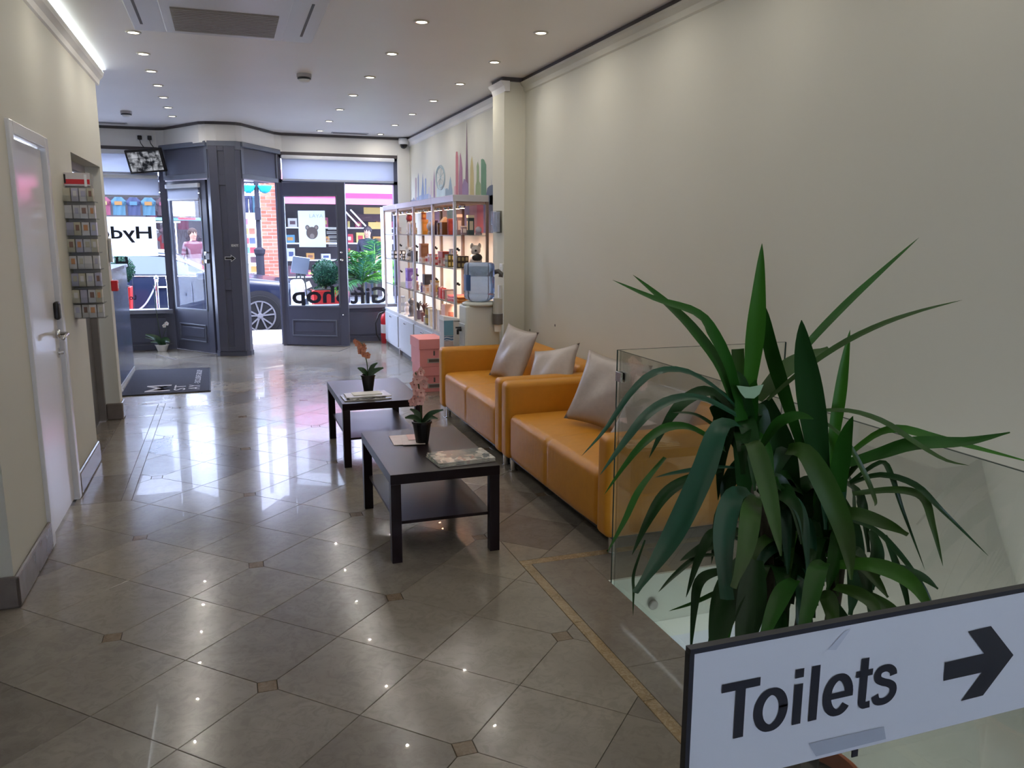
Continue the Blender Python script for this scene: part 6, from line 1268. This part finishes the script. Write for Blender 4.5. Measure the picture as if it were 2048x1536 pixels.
def boxball(label, x, y, z, r, seed):
    q = random.Random(seed); t = thing('box_ball', label, 'shrub', (x, y, z)); c = Vector((x, y, z + r + .05)); MB().cyl((x, y, z), (x, y, z + r), .02).build('stem', MATS['cane_bark'], t)
    MB().ball(c, r * .9, 16, 12).build('core', BOXW[2], t, smooth=True); m = MB()
    for k in range(1500):
        d = Vector((q.gauss(0, 1), q.gauss(0, 1), q.gauss(0, 1))).normalized(); p = c + d * r * q.uniform(.86, 1.04); u = d.orthogonal().normalized(); u = Matrix.Rotation(q.random() * 6.3, 3, d) @ u; v = (d + u * .8).normalized(); w = d.cross(v).normalized(); l = .022; m.mi = q.randrange(3)
        m.poly([p - w * .007, p + v * l * .5 - w * .011, p + v * l, p + v * l * .5 + w * .011])
    m.build('foliage', BOXW, t, kind='stuff')
planter('red planter with a clipped bush outside the open door', 1.24, 1.80, 13.05, 13.5, .70); boxball('clipped round bush in the red planter outside the open door', 1.46, 13.27, .70, .21, 1)
planter('tall red planter outside the left window', -1.66, -1.36, 13.05, 13.40, .80); boxball('clipped round bush in the tall red planter, left window', -1.50, 13.2, .80, .20, 2)
PG = [M('palm_%d' % i, c, .45, noise=.3) for i, c in enumerate(((.05, .17, .02), (.025, .11, .035), (.12, .26, .05), (.012, .065, .04)))]
def palm(label, x, y, z0, sc, seed, n):
    q = random.Random(seed); t = thing('potted_palm', label, 'plant', (x, y, -.03))
    MB().lathe([(.13, 0), (.17, .35), (.18, .36), (.165, .36), (0, .34)], (x, y, -.03), 20).build('pot', M('pot_white', (.7, .7, .7), .4), t); MB().tube([(x, y, .3), (x + .01, y, z0)], [.04, .03], 8).build('trunk', MATS['cane_bark'], t)
    for k in range(n):
        a = k * 2.4 + q.random() * .4; el = q.uniform(.25, 1.35); L = sc * q.uniform(.8, 1.1); h = Vector((math.cos(a), math.sin(a) * .75, 0)); P = []
        for i in range(9): s = i / 8; P.append(Vector((x, y, z0)) + h * L * s * math.cos(el) * (1 + .2 * s) + Vector((0, 0, L * (s * math.sin(el) - s * s * .55 * (1.2 - math.sin(el) * .6)))))
        m = MB().tube(P, [.007 - .0006 * i for i in range(9)], 5); m.mi = 0
        for i in range(1, 17):
            s = i / 17 * 8; j = min(int(s), 7); p = P[j].lerp(P[j + 1], s - j); tg = (P[j + 1] - P[j]).normalized(); sd_ = tg.cross(Vector((0, 0, 1))).normalized()
            for sg_ in (-1, 1):
                ll = sc * .34 * (1 - abs(i / 17 - .4) * .9); d = (sd_ * sg_ + tg * .9 + Vector((0, 0, -.25 + q.uniform(-.2, .2)))).normalized(); w = d.cross(Vector((0, 0, 1))).normalized() * .012
                m.poly([p, p + d * ll * .4 + w, p + d * ll + Vector((0, 0, -.03)), p + d * ll * .4 - w])
        m.build('frond', PG[q.randrange(4)], t)
palm('bushy green palm outside the right shop window', 2.05, 13.30, .80, .80, 5, 26); palm('second palm close behind the planter, right shop window', 2.36, 13.95, .95, .85, 9, 18)
pn = thing('door_board', 'tall white board standing outside the right window edge', 'board', (2.33, 12.66, -.03)); MB().box(2.26, 2.42, 12.64, 12.68, .0, 1.98).build('panel', M('board_white', (.80, .82, .84), .5), pn); MB().box(2.24, 2.44, 12.58, 12.74, -.03, .0).build('foot', ALU, pn); MB().box(2.275, 2.40, 12.638, 12.64, .95, 1.04).build('print', M('print_grey', (.5, .53, .55), .5), pn)
for k, x in enumerate((-1.02, -.86)):
    s = thing('rope_post', ('left', 'right')[k] + ' chrome rope post outside the left window', 'post', (x, 13.3, -.03)); MB().lathe([(.075, 0), (.075, .015), (.03, .04)], (x, 13.3, -.03), 20).build('base', CHROME, s); MB().cyl((x, 13.3, 0), (x, 13.3, .88), .022).build('pole', CHROME, s); MB().lathe([(.032, 0), (.032, .04), (.04, .05), (.02, .09), (0, .1)], (x, 13.3, .86), 14).build('finial', CHROME, s, smooth=True)
rp = MB().tube([(-1.38 + .36 * k / 10, 13.3, .84 - .42 * (1 - (k / 10)) ** 1 + .0 - .10 * math.sin(PI * k / 10)) for k in range(11)], .012, 6).build('barrier_rope', M('rope_grey', (.55, .55, .6), .6)); tag(rp, 'grey rope hanging from the chrome post outside the left window', 'rope')
eb = thing('display_easel', 'dark grey display board tilted on an easel outside the open door', 'easel', (1.12, 13.55, -.03)); MB().obox((1.10, 13.5, 1.08), (.13, 0, -.02), (0, .012, .004), (.02, -.04, .13)).build('board', M('board_grey', (.16, .18, .24), .4), eb)
for s in (-1, 1): MB().tube([(1.10 + s * .04, 13.53, 1.15), (1.10 + s * .14, 13.62 - .05 * s, -.03)], .012, 6).build('leg', BLACK, eb)
MB().tube([(1.10, 13.56, 1.1), (1.12, 13.85, -.03)], .012, 6).build('leg', BLACK, eb)
ab = thing('paper_sack', 'white paper sack under the tilted board outside the open door', 'sack', (1.02, 13.42, .0)); MB().rbox(.94, 1.14, 13.32, 13.46, -.03, .86, .04, fn=lambda p, q: p + Vector((.012 * math.sin(p.z * 31 + p.y * 20), .012 * math.sin(p.z * 23 + p.x * 30), 0))).build('bag', M('sack_paper', (.74, .72, .68), .7), ab, smooth=True)
for k, (a, b, c) in enumerate((((1.17, 13.6, .70), (1.30, 13.6, .80), 0), ((1.15, 13.62, .58), (1.32, 13.62, .70), 1))):
    tag(MB().obox((1.20, 13.62 + .10 * k, .62 + .12 * k), (.07, 0, (-.03, .03)[k]), (0, .006, 0), ((.02, -.02)[k], 0, .045)).tube([(1.2 + .04 * k, 13.64 + .1 * k, .62), (1.2 + .04 * k, 13.66 + .1 * k, -.03)], .01, 5).build('tilted_placard', (MATS['board_grey'], WHITE)[k]), ('dark tilted placard beside the red planter', 'white tilted placard above the dark one by the red planter')[k], 'placard')
